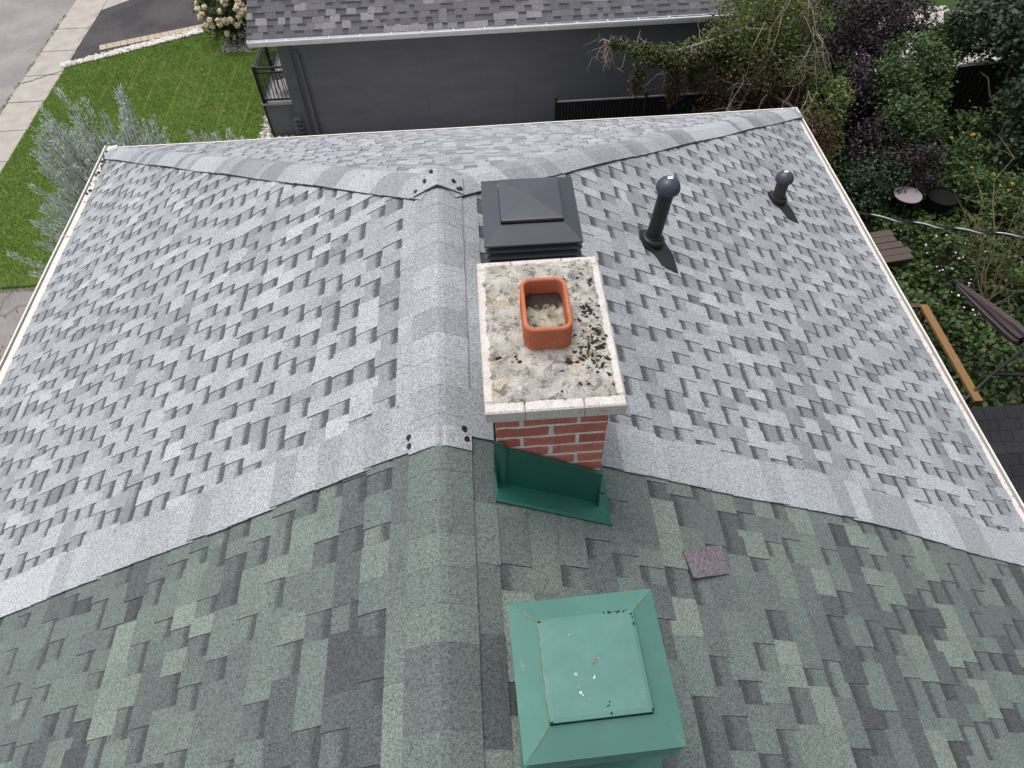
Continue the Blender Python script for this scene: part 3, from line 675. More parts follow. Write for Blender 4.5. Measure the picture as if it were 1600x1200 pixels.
for a, b in zip(rim, rim[1:]+rim[:1]): mb.face([grid[a], grid[b], grid[b]-PR.n*.004, grid[a]-PR.n*.004], (.1,0,0,1))
tag(part('loose_shingle', mb, M['purple']), 'torn purple grey shingle scrap lying loose on the green roof', 'shingle scrap')

# service cable from our eave
cb0, cb1 = Vector((4.45, 6.16, 5.56)), Vector((11.2, 6.75, 4.35))
def cpt(u, ph, r):
    p = cb0.lerp(cb1, u) - Vector((0,0,.30*4*u*(1-u))); a = u*70 + ph; return p + Vector((0, math.cos(a)*r, math.sin(a)*r))
cab = thing('service_cable', 'twisted black and silver overhead cable leaving the right eave', 'cable', cb0)
for ph, r, nm, mt in ((0,.011,'insulated_conductor','cable'),(2.1,.011,'insulated_conductor','cable'),(4.2,.011,'neutral_wire','wire')):
    c = MB(); c.tube([cpt(u, ph, .012) for u in np.linspace(0,1,150)], .008, 6); part(nm, c, M[mt], cab, smooth=True)
c = MB(); c.beam((4.16,6.13,5.66),(4.46,6.16,5.56),.02,.02); part('anchor_bracket', c, M['wire'], cab)

# ------------------------------------------------------------------ ground
def sheet(name, pts, z, mat, thick=.0):
    mb = MB(); top = [(x, y, z) for x, y in pts]; mb.face(top)
    if thick:
        n = len(pts); mb.mesh([(x,y,z-thick) for x,y in pts] + top, [(i,(i+1)%n,n+(i+1)%n,n+i) for i in range(n)])
    return structure(part(name, mb, mat))
sheet('ground', [(-400,-400),(400,-400),(400,400),(-400,400)], -.16, M['ground'])
sheet('road', [(-22,-60),(-13.09,-60),(-13.09,80),(-22,80)], -.11, M['road'])
pv = sheet('sidewalk', [(-13.07,-20),(-12.0,-20),(-12.0,50),(-13.07,50)], -.03, M['soil'], .12)
yj = 22.58 - 1.45*5
for i in range(12):
    b = MB(); y0 = yj + i*1.45
    b.box((-13.06, y0+.012, -.05), (-12.0+random.uniform(-.01,.01), y0+1.45-.012, random.uniform(-.004,.006)), j=.006)
    s = part('paving_slab', b, M['slab'], pv)
cr = MB()
p0, p1 = Vector((-13.02,20.72,.0085)), Vector((-12.02,21.35,.0085))
prev = p0
for i in range(1, 9):
    q = p0.lerp(p1, i/8) + Vector((0, random.uniform(-.05,.05), 0)); d = Vector((0,.014,0))
    cr.face([prev-d, q-d, q+d, prev+d]); prev = q
part('pavement_crack', cr, M['soil'], pv)
sheet('lawn', [(-12.0,11.95),(-4.6,12.1),(-4.6,17.2),(-5.2,17.2),(-5.2,22.2),(-7.6,23.5),(-12.05,21.5)], .0, M['lawn'], .15)
sheet('neighbour_driveway', [(-12.0,21.6),(-7.6,23.55),(-5.0,24.6),(-5.0,28.5),(-8.5,27.0),(-11.2,25.95),(-12.0,25.25)], -.01, M['drive_dark'], .1)
sheet('side_driveway', [(-12.0,1.0),(-3.7,1.0),(-3.7,11.9),(-12.0,11.93)], -.012, M['drive_own'], .1)
sheet('front_apron', [(-12.0,25.25),(-11.2,25.95),(-10.6,27.6),(-12.0,27.6)], -.012, M['slab'], .1)
sheet('garden_soil', [(3.7,-5),(16,-5),(16,16.2),(2,15.2),(2,8),(3.7,8)], -.02, M['soil'], .1)
sheet('passage', [(-4.6,8),(2,8),(2,17.2),(-4.6,17.2)], -.014, M['gravel_base'], .1)
gp = [(11.6,18.6),(12.5,18.6),(15.2,19.2),(17.3,19.0),(17.2,20.6),(16.0,21.6),(14.6,22.4),(12.4,21.6),(11.6,20.8)]
gv = sheet('gravel_bed', gp, -.10, M['gravel_base'], .05)
# edging blocks along the driveway
pav = thing('block_edging', 'tan concrete edging blocks between driveway and white stones', 'edging', (-11.3,22.6,0))
a, b = Vector((-11.30,22.62,0)), Vector((-7.75,23.86,0)); nb = 18
for i in range(nb):
    m_ = MB(); p, q = a.lerp(b, (i+.03)/nb), a.lerp(b, (i+.97)/nb); m_.beam(p + Vector((0,0,-.03)), q + Vector((0,0,-.03)), .32, .09); part('paver', m_, M['paver'], pav)
def pebbles(name, n, fn, rlo, rhi, tints, z=.0):
    mb = MB()
    for i in range(n):
        x, y = fn(); r = random.uniform(rlo, rhi); mb.blob((x, y, z + r*.35), (r, r*random.uniform(.65,1), r*.6), j=.16, col=(random.choice(tints)+random.uniform(-.08,.08),0,0,1))
    o = part(name, mb, M['rock']); o['kind'] = 'stuff'; return o
def on_strip():
    u = random.random(); p = Vector((-12.12,21.52,0)).lerp(Vector((-7.6,23.62,0)), u); d = Vector((-.42,.9,0)); w = random.uniform(-.06,.20); return p.x + d.x*w, p.y + d.y*w
pebbles('white_stone_border', 1000, on_strip, .035, .075, (.9,.95,.8,.7,.5,.85))
pebbles('river_stone_bed', 900, lambda: (lambda u, v: (-7.45+.95*u+.15*v, 21.95+1.9*v-.1*u))(random.random(), random.random()), .03, .06, (.2,.35,.5,.6,.3,.8))
pebbles('porch_stone_bed', 420, lambda: (random.uniform(-5.55,-5.12), random.uniform(15.9,19.0)) if random.random() < .6 else (random.uniform(-5.3,-3.9), random.uniform(15.9,17.1)), .03, .065, (.4,.6,.8,.9,.55))
pebbles('white_gravel', 9000, lambda: (lambda c: (c[0]+random.uniform(-.9,.9), c[1]+random.uniform(-.9,.9)))(random.choice([(13.4,19.8),(14,20),(14,21.2),(15.2,20.1),(15.2,21.2),(16.3,20.0),(14.6,21.6)])), .025, .055, (.75,.8,.65,.7,.5,.35), -.09)
for i, (x, y, r, tn) in enumerate(((-4.98,17.06,.085,.75),(-4.80,17.04,.10,.66),(-4.62,17.05,.09,.5),(-4.46,17.04,.085,.35),(-5.1,17.0,.07,.8),(-5.28,17.2,.07,.9),(-5.32,17.5,.075,.7),(-5.3,17.85,.07,.85),(-5.33,18.2,.065,.6))):
    mb = MB(); mb.blob((x,y,.04), (r,r*.8,r*.7), j=.12, col=(tn,0,0,1)); o = part('boulder', mb, M['rock'], None)
    tag(o, 'rounded pale stone lying at the foot of the grey porch skirt', 'stone', 'stones along the foot of the porch')

# ------------------------------------------------------------------ scatter helpers for plants
def leaf_mesh(C, size, up=.35, aspect=.55, tint=None, droop=0.0):
    n = len(C); d = RNG.normal(size=(n,3)); d[:,2] = d[:,2]*.6 - droop; d /= np.linalg.norm(d, axis=1)[:,None]
    nr = RNG.normal(size=(n,3)); nr[:,2] += up*4; s = np.cross(d, nr); s /= np.linalg.norm(s, axis=1)[:,None]+1e-9
    nn = np.cross(s, d); L = size*RNG.uniform(.6,1.25,n)[:,None]; Wd = L*aspect*.5
    a = C - d*L*.5; tip = C + d*L*.5; l = C - d*L*.05 + s*Wd + nn*L*.08; r = C - d*L*.05 - s*Wd + nn*L*.08
    V = np.stack([a, l, tip, r], 1).reshape(-1,3); Q = np.arange(4*n).reshape(n,4)
    return V, Q, (RNG.random(n) if tint is None else tint)
def clumps(ells, n, k=60, spread=.16, shell=.75):
    """leaf centres gathered in clumps over a set of ellipsoids (x,y,z,rx,ry,rz[,weight])"""
    out = []; tot = sum((e[6] if len(e) > 6 else e[3]*e[5]) for e in ells)
    for e in ells:
        m_ = int(n*(e[6] if len(e) > 6 else e[3]*e[5])/tot); kc = max(3, int(k*m_/n*len(ells)))
        d = RNG.normal(size=(kc,3)); d /= np.linalg.norm(d,axis=1)[:,None]; rr = shell + (1-shell)*RNG.random(kc)**.5; rr *= RNG.uniform(.82,1.12,kc)
        cc = np.array(e[:3]) + d*rr[:,None]*np.array(e[3:6]); idx = RNG.integers(0,kc,m_)
        sg = spread*np.mean(e[3:6])*RNG.uniform(.5,1.3,kc)[idx][:,None]
        P_ = cc[idx] + RNG.normal(size=(m_,3))*sg; out.append(np.concatenate([P_, (d[idx,2]*.5+.5)[:,None], RNG.random(kc)[idx][:,None]],1))
    return np.concatenate(out)
def curve(a, b, sag=0, wob=.1, n=6):
    a, b = Vector(a), Vector(b); L = (b-a).length; pts = []
    for i in range(n+1):
        u = i/n; p = a.lerp(b, u) + Vector((0,0,-sag*4*u*(1-u)))
        if 0 < i: p += Vector((random.uniform(-1,1), random.uniform(-1,1), random.uniform(-1,1)))*wob*L*.12
        pts.append(p)
    return pts
def bush(name, label, cat, base, ells, n, size, mat, tint_fn=None, k=60, spread=.16, trunk_r=.05, limbs=7, aspect=.55, shell=.7, group=None, bark='bark'):
    t = thing(name, label, cat, base, group)
    tr = MB(); b = Vector(base); top = Vector(ells[0][:3]); pts = curve(b, top, 0, .3, 5); tr.tube(pts, [trunk_r*(1-.13*i) for i in range(6)], 7)
    for i in range(limbs):
        e_ = random.choice(ells); d = Vector((random.gauss(0,1), random.gauss(0,1), random.gauss(.3,1))).normalized()
        q = Vector(e_[:3]) + Vector((d.x*e_[3], d.y*e_[4], d.z*e_[5]))*.85; s0 = pts[random.randint(2,5)]; tr.tube(curve(s0, q, 0, .5, 5), [trunk_r*.5*(1-.16*j) for j in range(6)], 5)
    part('trunk', tr, M[bark], t)
    C = clumps(ells, n, k, spread, shell)
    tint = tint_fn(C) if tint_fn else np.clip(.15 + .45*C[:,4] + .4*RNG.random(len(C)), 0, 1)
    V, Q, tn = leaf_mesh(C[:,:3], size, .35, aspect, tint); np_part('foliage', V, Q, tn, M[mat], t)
    return t

# lawn blades
ng = 260000
gx_ = RNG.uniform(-12.0,-4.7,ng); gy_ = RNG.uniform(11.8,23.4,ng)
top_y = 21.5 + (gx_+12.05)*(23.5-21.5)/(12.05-7.6); keep = (gy_ < np.minimum(top_y, np.where(gx_ > -7.5, 21.9, 99))) & ~((gx_ > -5.5) & (gy_ > 16.0)) & ~((gx_ > -7.6) & (gy_ > 21.8))
gx_, gy_ = gx_[keep], gy_[keep]; n = len(gx_)
stripe = np.zeros(n)
for sx0, ya, yb in ((-9.7,18.2,21.9),(-9.03,18.6,21.6),(-8.28,18.2,21.7),(-7.55,17.4,21.2),(-6.79,16.8,21.0),(-6.1,16.6,20.4),(-10.4,19.4,21.4)):
    stripe = np.maximum(stripe, (np.abs(gx_ - sx0 - .012*np.sin(gy_*5)) < .032*(.35+.65*(np.sin(gy_*9+sx0*7)+np.sin(gy_*23)+np.sin(gy_*3.1+sx0)>-.2)))*(gy_ > ya)*(gy_ < yb))
tint = np.clip(.42 + .2*np.sin(gx_*1.7+gy_*.6)*np.cos(gy_*1.1) + RNG.normal(0,.11,n), 0, .88); tint = np.where((stripe > 0) & (RNG.random(n) < .75), 1.0, tint); dry = np.exp(-((gy_-12.0)/.38)**2)*(.7+.5*np.sin(gx_*2.3)*np.sin(gx_*5.1)) + .55*np.exp(-((gx_+7.55)/.35)**2-((gy_-22.0)/.6)**2); tint = np.where(RNG.random(n) < dry*.8, RNG.uniform(.9,1,n), tint)
a_ = RNG.uniform(0, 6.28, n); h_ = RNG.uniform(.02,.05,n); w_ = .006
V = np.stack([np.stack([gx_-np.cos(a_)*w_, gy_-np.sin(a_)*w_, np.zeros(n)],1), np.stack([gx_+np.cos(a_)*w_, gy_+np.sin(a_)*w_, np.zeros(n)],1), np.stack([gx_+RNG.normal(0,.014,n), gy_+RNG.normal(0,.014,n), h_],1)],1).reshape(-1,3)
o = np_part('grass', V, np.arange(3*n).reshape(n,3), tint, M['grass'], None, True)

dd = MB()
for i in range(20): dd.blob((random.uniform(-11.8,-5.4), random.uniform(12.4,21.4), .04), (.022,.018,.010), j=.4)
o = part('clover_heads', dd, M['bloom']); o['kind'] = 'stuff'
# blue junipers beside the left eave
def juniper(base, ht, rad, n_br, label):
    t = thing('juniper', label, 'juniper', base, 'blue junipers by the left eave'); b = Vector(base); tr = MB(); Cs, Ds, Ts = [], [], []
    tr.tube([b, b + Vector((0,0,ht*.8))], [.09,.03], 7)
    for i in range(n_br):
        u = random.random()**.8; a = random.random()*6.28; z0 = ht*(.08 + .62*u); out = rad*(1.05-.75*u)*random.uniform(.6,1.15)
        p0 = b + Vector((0,0,z0*.8)); tip = b + Vector((math.cos(a)*out, math.sin(a)*out, z0 + ht*(.16+.28*random.random())))
        mid = p0.lerp(tip, .5) + Vector((math.cos(a)*out*.14, math.sin(a)*out*.14, -ht*.03)); pts = [p0, p0.lerp(mid,.6), mid, mid.lerp(tip,.5)+Vector((0,0,.03)), tip]; tr.tube(pts, [.022,.018,.013,.008,.003], 5)
        d = (tip-mid).normalized(); bt = random.random()
        for j in range(420):
            v = .22 + .78*random.random()**.75; q = (p0.lerp(mid, v*2) if v < .5 else mid.lerp(tip, v*2-1)); sp = .15*(1.12-v)
            q = q + Vector((random.gauss(0,sp), random.gauss(0,sp), random.gauss(0,sp))); dd = (d + Vector((random.gauss(0,.6), random.gauss(0,.6), random.gauss(.15,.5)))).normalized()
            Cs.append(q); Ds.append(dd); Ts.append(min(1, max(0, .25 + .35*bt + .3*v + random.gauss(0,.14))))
    part('branches', tr, M['bark'], t)
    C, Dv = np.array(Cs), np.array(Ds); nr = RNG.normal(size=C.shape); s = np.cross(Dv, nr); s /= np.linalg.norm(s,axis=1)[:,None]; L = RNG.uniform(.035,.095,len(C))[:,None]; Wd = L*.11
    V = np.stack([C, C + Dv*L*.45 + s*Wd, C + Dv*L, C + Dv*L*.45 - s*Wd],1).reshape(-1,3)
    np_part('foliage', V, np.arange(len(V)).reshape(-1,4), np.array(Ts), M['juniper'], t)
juniper((-6.0,10.75,0), 4.35, 2.1, 290, 'big blue green juniper leaning out past the left eave corner')
juniper((-4.75,12.3,0), 3.25, 1.05, 60, 'smaller blue juniper peeking above the far eave, right of the big one')

# hydrangea with individual blooms
hy = bush('hydrangea', 'rounded hydrangea bush covered in cream blooms beside the driveway', 'shrub', (-7.1,22.75,0), [(-7.1,22.75,.85,.78,.75,.62)], 2600, .13, 'hydr', k=90, spread=.2)
bl0 = None
for i in range(110):
    d = Vector((random.gauss(0,1), random.gauss(-.25,1), random.gauss(.55,.8))).normalized(); p = Vector((-7.1,22.75,.85)) + Vector((d.x*.86, d.y*.84, d.z*.74))
    if bl0 is None:
        mb = MB()
        for q in range(14):
            e_ = Vector((random.gauss(0,1),random.gauss(0,1),random.gauss(0,1))).normalized()*.055; mb.blob((e_.x, e_.y, e_.z*.9), .05, j=.25)
        off = BASE[hy.name]; mb.v = [(x+off.x,y+off.y,z+off.z) for x,y,z in mb.v]; bl0 = part('bloom', mb, M['bloom'], hy); o = bl0
    else: o = bl0.copy(); COL.objects.link(o); o.parent = hy
    o.location = p - off; s = random.uniform(.75,1.2); o.scale = (s,s,s*1.1); o.rotation_euler = (random.random()*3, random.random()*3, random.random()*6)

# ------------------------------------------------------------------ neighbour's house
nh = thing('bungalow', 'low dark grey stucco bungalow with charcoal shingle roof and pale gutter', 'house', (1,17.2,0))
wy = 17.17
mb = MB(); mb.box((-4.10,wy,-.1),(6.5,wy+9,2.74)); part('wall', mb, M['grey_wall'], nh)
mb = MB(); mb.box((-4.42,wy-.05,-.1),(-4.10,wy+.3,2.66)); mb.box((-4.20,wy-.075,-.1),(-4.13,wy-.05,2.66)); part('corner_board', mb, M['grey_trim'], nh)
mb = MB(); mb.tube([(-4.02,wy-.05,2.30),(-3.97,wy-.05,2.27),(-3.95,wy-.05,1.3),(-3.95,wy-.07,1.22),(-3.95,wy-.07,.0)], [.03,.035,.035,.04,.04], 8); mb.beam((-3.90,wy-.02,2.2),(-3.86,wy-.02,0),.03,.03); part('conduit', mb, M['conduit'], nh)
mb = MB()
for k in range(5): mb.box((-4.50+.01*k,wy-.16,.05+k*.12),(-4.28,wy-.05,.10+k*.12)); mb.tube([(-4.5+.01*k,wy-.17,.06+k*.12),(-4.4,wy-.19,.12+k*.12),(-4.3,wy-.17,.06+k*.12)], .018, 6)
part('hose_bracket', mb, M['conduit'], nh)
TH = math.radians(25); gy, gz, gx0, gx1 = 16.66, 2.80, -4.90, 6.50
PN = Plane((0, gy+.02, gz+.03), (0, math.cos(TH), math.sin(TH)), (1,0,0)); NL = 5.2
mb = MB(); mb.face([PN.P(0,gx0,-.006),PN.P(0,gx1,-.006),PN.P(NL,gx1,-.006),PN.P(NL,gx0,-.006)], (.4,0,0,1)); mb.face([PN.P(0,gx0,-.09),PN.P(0,gx1,-.09),PN.P(NL,gx1,-.09),PN.P(NL,gx0,-.09)], (.4,0,0,1))
mb.face([PN.P(0,gx0,-.006),PN.P(NL,gx0,-.006),PN.P(NL,gx0,-.09),PN.P(0,gx0,-.09)]); mb.face([PN.P(0,gx1,-.006),PN.P(NL,gx1,-.006),PN.P(NL,gx1,-.09),PN.P(0,gx1,-.09)])
ap = PN.P(NL,0); mb.face([(gx0,ap.y,ap.z-.006),(gx1,ap.y,ap.z-.006),(gx1,ap.y+5,ap.z-2.3),(gx0,ap.y+5,ap.z-2.3)], (.4,0,0,1)); nroof = part('roof', mb, M['charcoal'], nh)
class Flip:  # slope measured downhill from the ridge line so that courses() can lay it
    def __init__(s): s.ds = -PN.ds; s.dt = PN.dt; s.n = PN.n; s.O = PN.P(NL,0)
    P = Plane.P
CH = dict(wt=(.16,.2,.24,.3), ws=(.12,.16,.2,.26), tooth=lambda d: min(1,max(0,random.gauss(.5,.10)+(.35 if d > .85 else 0))), slot=lambda d: min(1,max(0,random.gauss(.38,.12))), first=(.3,.6), tt=.3, st=.85)
NEX = .178
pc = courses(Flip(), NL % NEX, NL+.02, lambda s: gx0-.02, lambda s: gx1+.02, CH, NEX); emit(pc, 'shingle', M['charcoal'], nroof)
def nstrip(a, b, out, prof, sag=0):
    mb = MB(); z = Vector((0,0,1)); rows = [[Vector(q) + Vector(out)*p + z*w for p, w in prof] for q in (a, b)]
    for j_ in range(len(prof)-1): mb.face([rows[0][j_], rows[0][j_+1], rows[1][j_+1], rows[1][j_]])
    mb.face(rows[0]); mb.face(rows[1]); return mb
gn = part('gutter', nstrip((gx0,gy+.03,gz),(gx1+.03,gy+.03,gz+.045),(0,-1,0),[(0,.02),(0,-.11),(.09,-.11),(.125,-.02),(.125,.015),(.110,.015),(.108,-.01),(.085,-.10),(.006,-.10),(.006,.02)]), M['gutter_n'], nh)
for i in range(16):
    x = gx0 + (.45 if i < 4 else .72)*i - (0 if i < 4 else 1.0)
    if x > gx1: break
    mb = MB(); zz = gz + .045*(x-gx0)/(gx1-gx0); mb.box((x-.008,gy-.09,zz+.012),(x+.008,gy+.03,zz+.022)); part('hanger', mb, M['gutter_n'], gn)
mb = MB(); mb.box((gx0+.02,gy+.04,gz-.14),(gx1,gy+.07,gz+.0)); mb.box((gx0+.02,gy+.07,gz-.14),(gx1-.02,wy,gz-.12)); part('fascia', mb, M['gutter_n'], nh)
# porch
po = thing('porch', 'raised grey porch with black metal railing at the bungalow corner', 'porch', (-4.8,18.2,0))
mb = MB(); mb.box((-5.15,wy+.07,-.1),(-4.44,wy+3.2,.90)); part('skirt', mb, M['skirt'], po)
mb = MB(); mb.box((-5.185,wy+.03,-.1),(-5.15,wy+3.2,.90)); part('skirt_edge', mb, M['rail'], po)
for i in range(6):
    mb = MB(); x = -5.20 + i*.13; mb.box((x,wy+.0,.905),(x+.125,wy+3.25,.96)); part('deck_board', mb, M['deck_grey'], po)
def rail(a, b, nb, post=True):
    a, b = Vector(a), Vector(b)
    for h, w in ((1.87,.05),(1.75,.035),(1.03,.04)):
        mb = MB(); mb.beam(a + Vector((0,0,h)), b + Vector((0,0,h)), w, .035); part('rail', mb, M['rail'], po)
    for i in range(1, nb):
        p = a.lerp(b, i/nb); mb = MB(); mb.box((p.x-.008,p.y-.008,1.03),(p.x+.008,p.y+.008,1.75)); part('baluster', mb, M['rail'], po)
rail((-5.13,wy+.06,0), (-4.45,wy+.06,0), 7); rail((-5.13,wy+.06,0), (-5.13,wy+3.1,0), 28)
for x, y in ((-5.13,wy+.06),(-5.13,wy+1.6),(-5.13,wy+3.1)):
    mb = MB(); mb.box((x-.04,y-.04,.96),(x+.04,y+.04,1.92)); mb.box((x-.05,y-.05,.96),(x+.05,y+.05,.985)); part('post', mb, M['rail'], po)
chr_ = thing('patio_chair', 'small black wire chair standing on the grey porch', 'chair', (-4.72,wy+.55,.96))
mb = MB(); mb.lathe([(.18,.42),(.18,.44)], (-4.72,wy+.55,.96), (0,0,1), 14); part('seat', mb, M['rail'], chr_)
for a in (.8,2.3,3.9,5.5):
    mb = MB(); mb.tube([(-4.72+.15*math.cos(a),wy+.55+.15*math.sin(a),1.38),(-4.72+.21*math.cos(a),wy+.55+.21*math.sin(a),.963)], .010, 6); part('leg', mb, M['rail'], chr_)
mb = MB(); mb.tube([(-4.9,wy+.68,1.38),(-4.9,wy+.74,1.7),(-4.72,wy+.78,1.82),(-4.54,wy+.74,1.7),(-4.54,wy+.68,1.38)], .011, 6)
for k in range(4): x = -4.84+k*.08; mb.tube([(x,wy+.7,1.40),(x,wy+.77,1.76)], .006, 5)
part('backrest', mb, M['rail'], chr_)

# black slatted fence
fn = thing('fence', 'black chain link fence with dark privacy slats beside the bungalow', 'fence', (6,15.2,0))
fpts = [(2.10,15.08),(4.2,15.08),(6.3,15.1),(8.5,15.3),(10.7,15.5),(12.9,15.7),(15.2,15.9)]
for i, (x, y) in enumerate(fpts):
    mb = MB(); mb.lathe([(.035,-.1),(.035,1.86),(.045,1.88),(.045,1.92),(.02,1.95)], (x,y,0), (0,0,1), 10); part('post', mb, M['rail'], fn)
kn = MB()
for (x0, y0), (x1, y1) in zip(fpts[:-1], fpts[1:]):
    mb = MB(); mb.tube([(x0,y0,1.80),(x1,y1,1.80)], .022, 8); part('top_rail', mb, M['conduit'], fn)
    ns = 28; mb = MB()
    for k in range(ns):
        a = Vector((x0,y0,0)).lerp(Vector((x1,y1,0)), (k+.04)/ns); b = Vector((x0,y0,0)).lerp(Vector((x1,y1,0)), (k+.96)/ns); o_ = .006*(k % 2)
        mb.mesh([(a.x,a.y+o_,0),(b.x,b.y+o_,0),(b.x,b.y+o_,1.78),(a.x,a.y+o_,1.78),(a.x,a.y+o_+.012,0),(b.x,b.y+o_+.012,0),(b.x,b.y+o_+.012,1.78),(a.x,a.y+o_+.012,1.78)], [(0,1,2,3),(7,6,5,4),(3,2,6,7),(0,4,7,3),(1,5,6,2)])
        kn.tube([(a.x,a.y,1.79),(a.x,a.y,1.85)], .006, 4)
    part('slat_field', mb, M['fence'], fn, stuff=True)
part('wire_knuckles', kn, M['conduit'], fn, stuff=True)

# ------------------------------------------------------------------ trees and shrubs on the right
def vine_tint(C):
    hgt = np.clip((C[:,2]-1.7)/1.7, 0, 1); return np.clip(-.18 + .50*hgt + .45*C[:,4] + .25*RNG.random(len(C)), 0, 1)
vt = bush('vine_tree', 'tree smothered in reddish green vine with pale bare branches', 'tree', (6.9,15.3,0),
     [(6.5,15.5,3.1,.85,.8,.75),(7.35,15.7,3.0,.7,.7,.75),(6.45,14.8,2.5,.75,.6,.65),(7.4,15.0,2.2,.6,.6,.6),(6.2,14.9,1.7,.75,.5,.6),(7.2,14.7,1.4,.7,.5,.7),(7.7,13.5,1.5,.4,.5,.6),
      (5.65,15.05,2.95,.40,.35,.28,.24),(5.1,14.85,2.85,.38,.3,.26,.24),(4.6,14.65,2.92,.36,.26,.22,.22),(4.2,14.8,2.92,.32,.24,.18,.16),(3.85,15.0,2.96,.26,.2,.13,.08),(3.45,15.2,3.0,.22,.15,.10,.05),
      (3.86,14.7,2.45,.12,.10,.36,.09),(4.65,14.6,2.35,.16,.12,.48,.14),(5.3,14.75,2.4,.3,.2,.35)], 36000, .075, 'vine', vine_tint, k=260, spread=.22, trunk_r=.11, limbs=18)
tw = MB()
main = [(7.2,15.4,3.0),(6.2,15.3,3.15),(5.4,14.95,3.1),(4.6,14.65,3.08),(3.9,14.95,3.02),(3.35,15.25,3.02),(3.15,15.4,3.05)]
tw.tube(main, [.035,.03,.025,.02,.015,.010,.004], 6)
for i in range(46):
    j_ = random.randint(1,5); a = Vector(main[j_]).lerp(Vector(main[j_+1]), random.random()); L = random.uniform(.25,.7); b = a + Vector((random.gauss(0,.35), random.gauss(-.1,.3), random.choice((-1,-1,.6))*random.uniform(.3,1)))*L; pts = curve(a, b, .04, .5, 5); tw.tube(pts, [.010,.008,.006,.005,.004,.002], 4)
    for q in range(3): p = pts[random.randint(2,5)]; tw.tube(curve(p, p + Vector((random.gauss(0,.15), random.gauss(0,.12), random.gauss(-.12,.14))), 0, .4, 3), [.004,.003,.002,.001], 4)
for a, b in (((7.0,15.2,4.0),(5.9,14.2,1.3)),((6.9,15.3,4.1),(6.1,14.4,1.6)),((6.4,14.9,3.6),(5.7,14.3,.9)),((7.3,15.2,3.9),(8.1,14.3,2.3)),((7.3,15.2,3.9),(7.9,14.2,2.0)),((7.2,14.4,2.4),(6.5,13.9,1.0)),((7.45,14.2,2.4),(7.05,13.4,1.0)),((7.45,14.2,2.4),(7.75,13.3,1.0)),((6.6,14.3,2.3),(6.1,14.0,1.2)),((7.5,15.0,3.4),(7.3,14.2,2.0)),((7.6,15.0,3.3),(7.9,14.4,2.6)),((5.9,14.4,2.2),(5.45,14.2,.8)),((6.1,14.6,2.6),(5.6,14.25,.9))):
    pts = curve(Vector(a) + Vector((0,-.25,0)), Vector(b) + Vector((0,-.25,0)), -.06, .35, 8); r = random.uniform(.006,.010); tw.tube(pts, [r*(1-.1*i) for i in range(9)], 5)
    for q in range(10): p = pts[random.randint(1,7)]; tw.tube(curve(p, p + Vector((random.gauss(0,.3), random.gauss(0,.2), random.gauss(-.15,.3))), 0, .4, 4), [.004,.0035,.003,.002,.001], 4)
part('bare_branches', tw, M['twig'], vt)
bush('vine_bush', 'round yellow green vine covered bush beside the far right roof corner', 'bush', (8.1,14.2,0), [(8.1,14.35,1.75,.55,.55,.62),(8.05,13.95,1.1,.5,.45,.6),(7.8,13.2,.8,.4,.4,.5)], 8500, .085, 'ballleaf', k=150, spread=.16, shell=.85)
bush('purple_shrub', 'tall burgundy leaved shrub in front of the white gravel', 'shrub', (9.5,16.4,0), [(9.0,16.7,2.5,.85,.7,.75),(10.1,16.8,2.3,.85,.7,.7),(11.3,17.6,2.1,.55,.5,.5),(9.4,16.1,1.8,.8,.6,.7),(9.2,15.1,1.4,.5,.5,.8),(10.5,17.2,2.0,.6,.6,.5)], 22000, .085, 'purpleleaf', k=150, spread=.2)
bush('purple_shrub', 'low dark burgundy shrub in deep shade above the round table', 'shrub', (9.3,13.7,0), [(9.3,13.7,.9,.55,.5,.8),(9.8,13.2,.7,.5,.4,.6),(10.1,12.9,1.0,.4,.35,.5)], 5500, .08, 'purpleleaf', k=80, spread=.22)
bush('green_shrub', 'sprawling mid green shrub climbing over the middle of the black fence', 'shrub', (10.2,14.7,0), [(10.5,15.6,2.1,.6,.5,.45),(9.9,14.9,1.9,.5,.45,.55),(11.1,15.6,1.75,.55,.4,.45),(10.3,14.2,1.2,.65,.55,.65),(9.8,14.0,1.5,.4,.4,.5),(11.1,15.0,1.3,.35,.3,.5),(11.8,16.4,1.95,.7,.45,.4),(12.3,17.2,1.7,.5,.5,.4)], 15000, .10, 'greenleaf', k=170, spread=.2)
bush('green_shrub', 'small dark green shrub left of the round pinkish table', 'shrub', (9.3,12.9,0), [(9.3,13.0,.75,.6,.5,.5),(8.8,12.8,.5,.4,.5,.45),(8.6,13.6,.5,.4,.6,.5)], 5500, .085, 'darkleaf', k=90, spread=.22)
bush('broadleaf_tree', 'dark broad leaved tree at the upper right edge', 'tree', (12.6,14.6,0), [(12.5,14.9,2.9,.5,.55,.6),(13.3,15.4,2.9,.75,.8,.8),(12.6,13.7,2.2,.55,.5,.6),(13.0,14.2,1.6,.6,.6,.8),(12.5,13.2,1.2,.5,.5,.6),(12.6,16.4,2.4,.9,.6,.6)], 13500, .13, 'darkleaf', k=150, spread=.24, aspect=.7, trunk_r=.05, limbs=10)
def flowers(t, pts, mat, r, name):
    base_m = None
    for p in pts:
        mb = MB(); c = Vector(p); ax = Vector((random.gauss(0,.3), random.gauss(-.2,.3), 1)).normalized(); x = ax.orthogonal().normalized(); y = ax.cross(x)
        for k in range(8):
            a = k*math.pi/4 + random.random()*.3; d = x*math.cos(a) + y*math.sin(a); w = ax.cross(d)*r*.22
            mb.face([c + d*r*.1, c + d*r*.6 + w + ax*r*.1, c + d*r, c + d*r*.6 - w + ax*r*.1])
        mb.blob(c + ax*r*.1, r*.22)
        part(name, mb, M[mat], t)
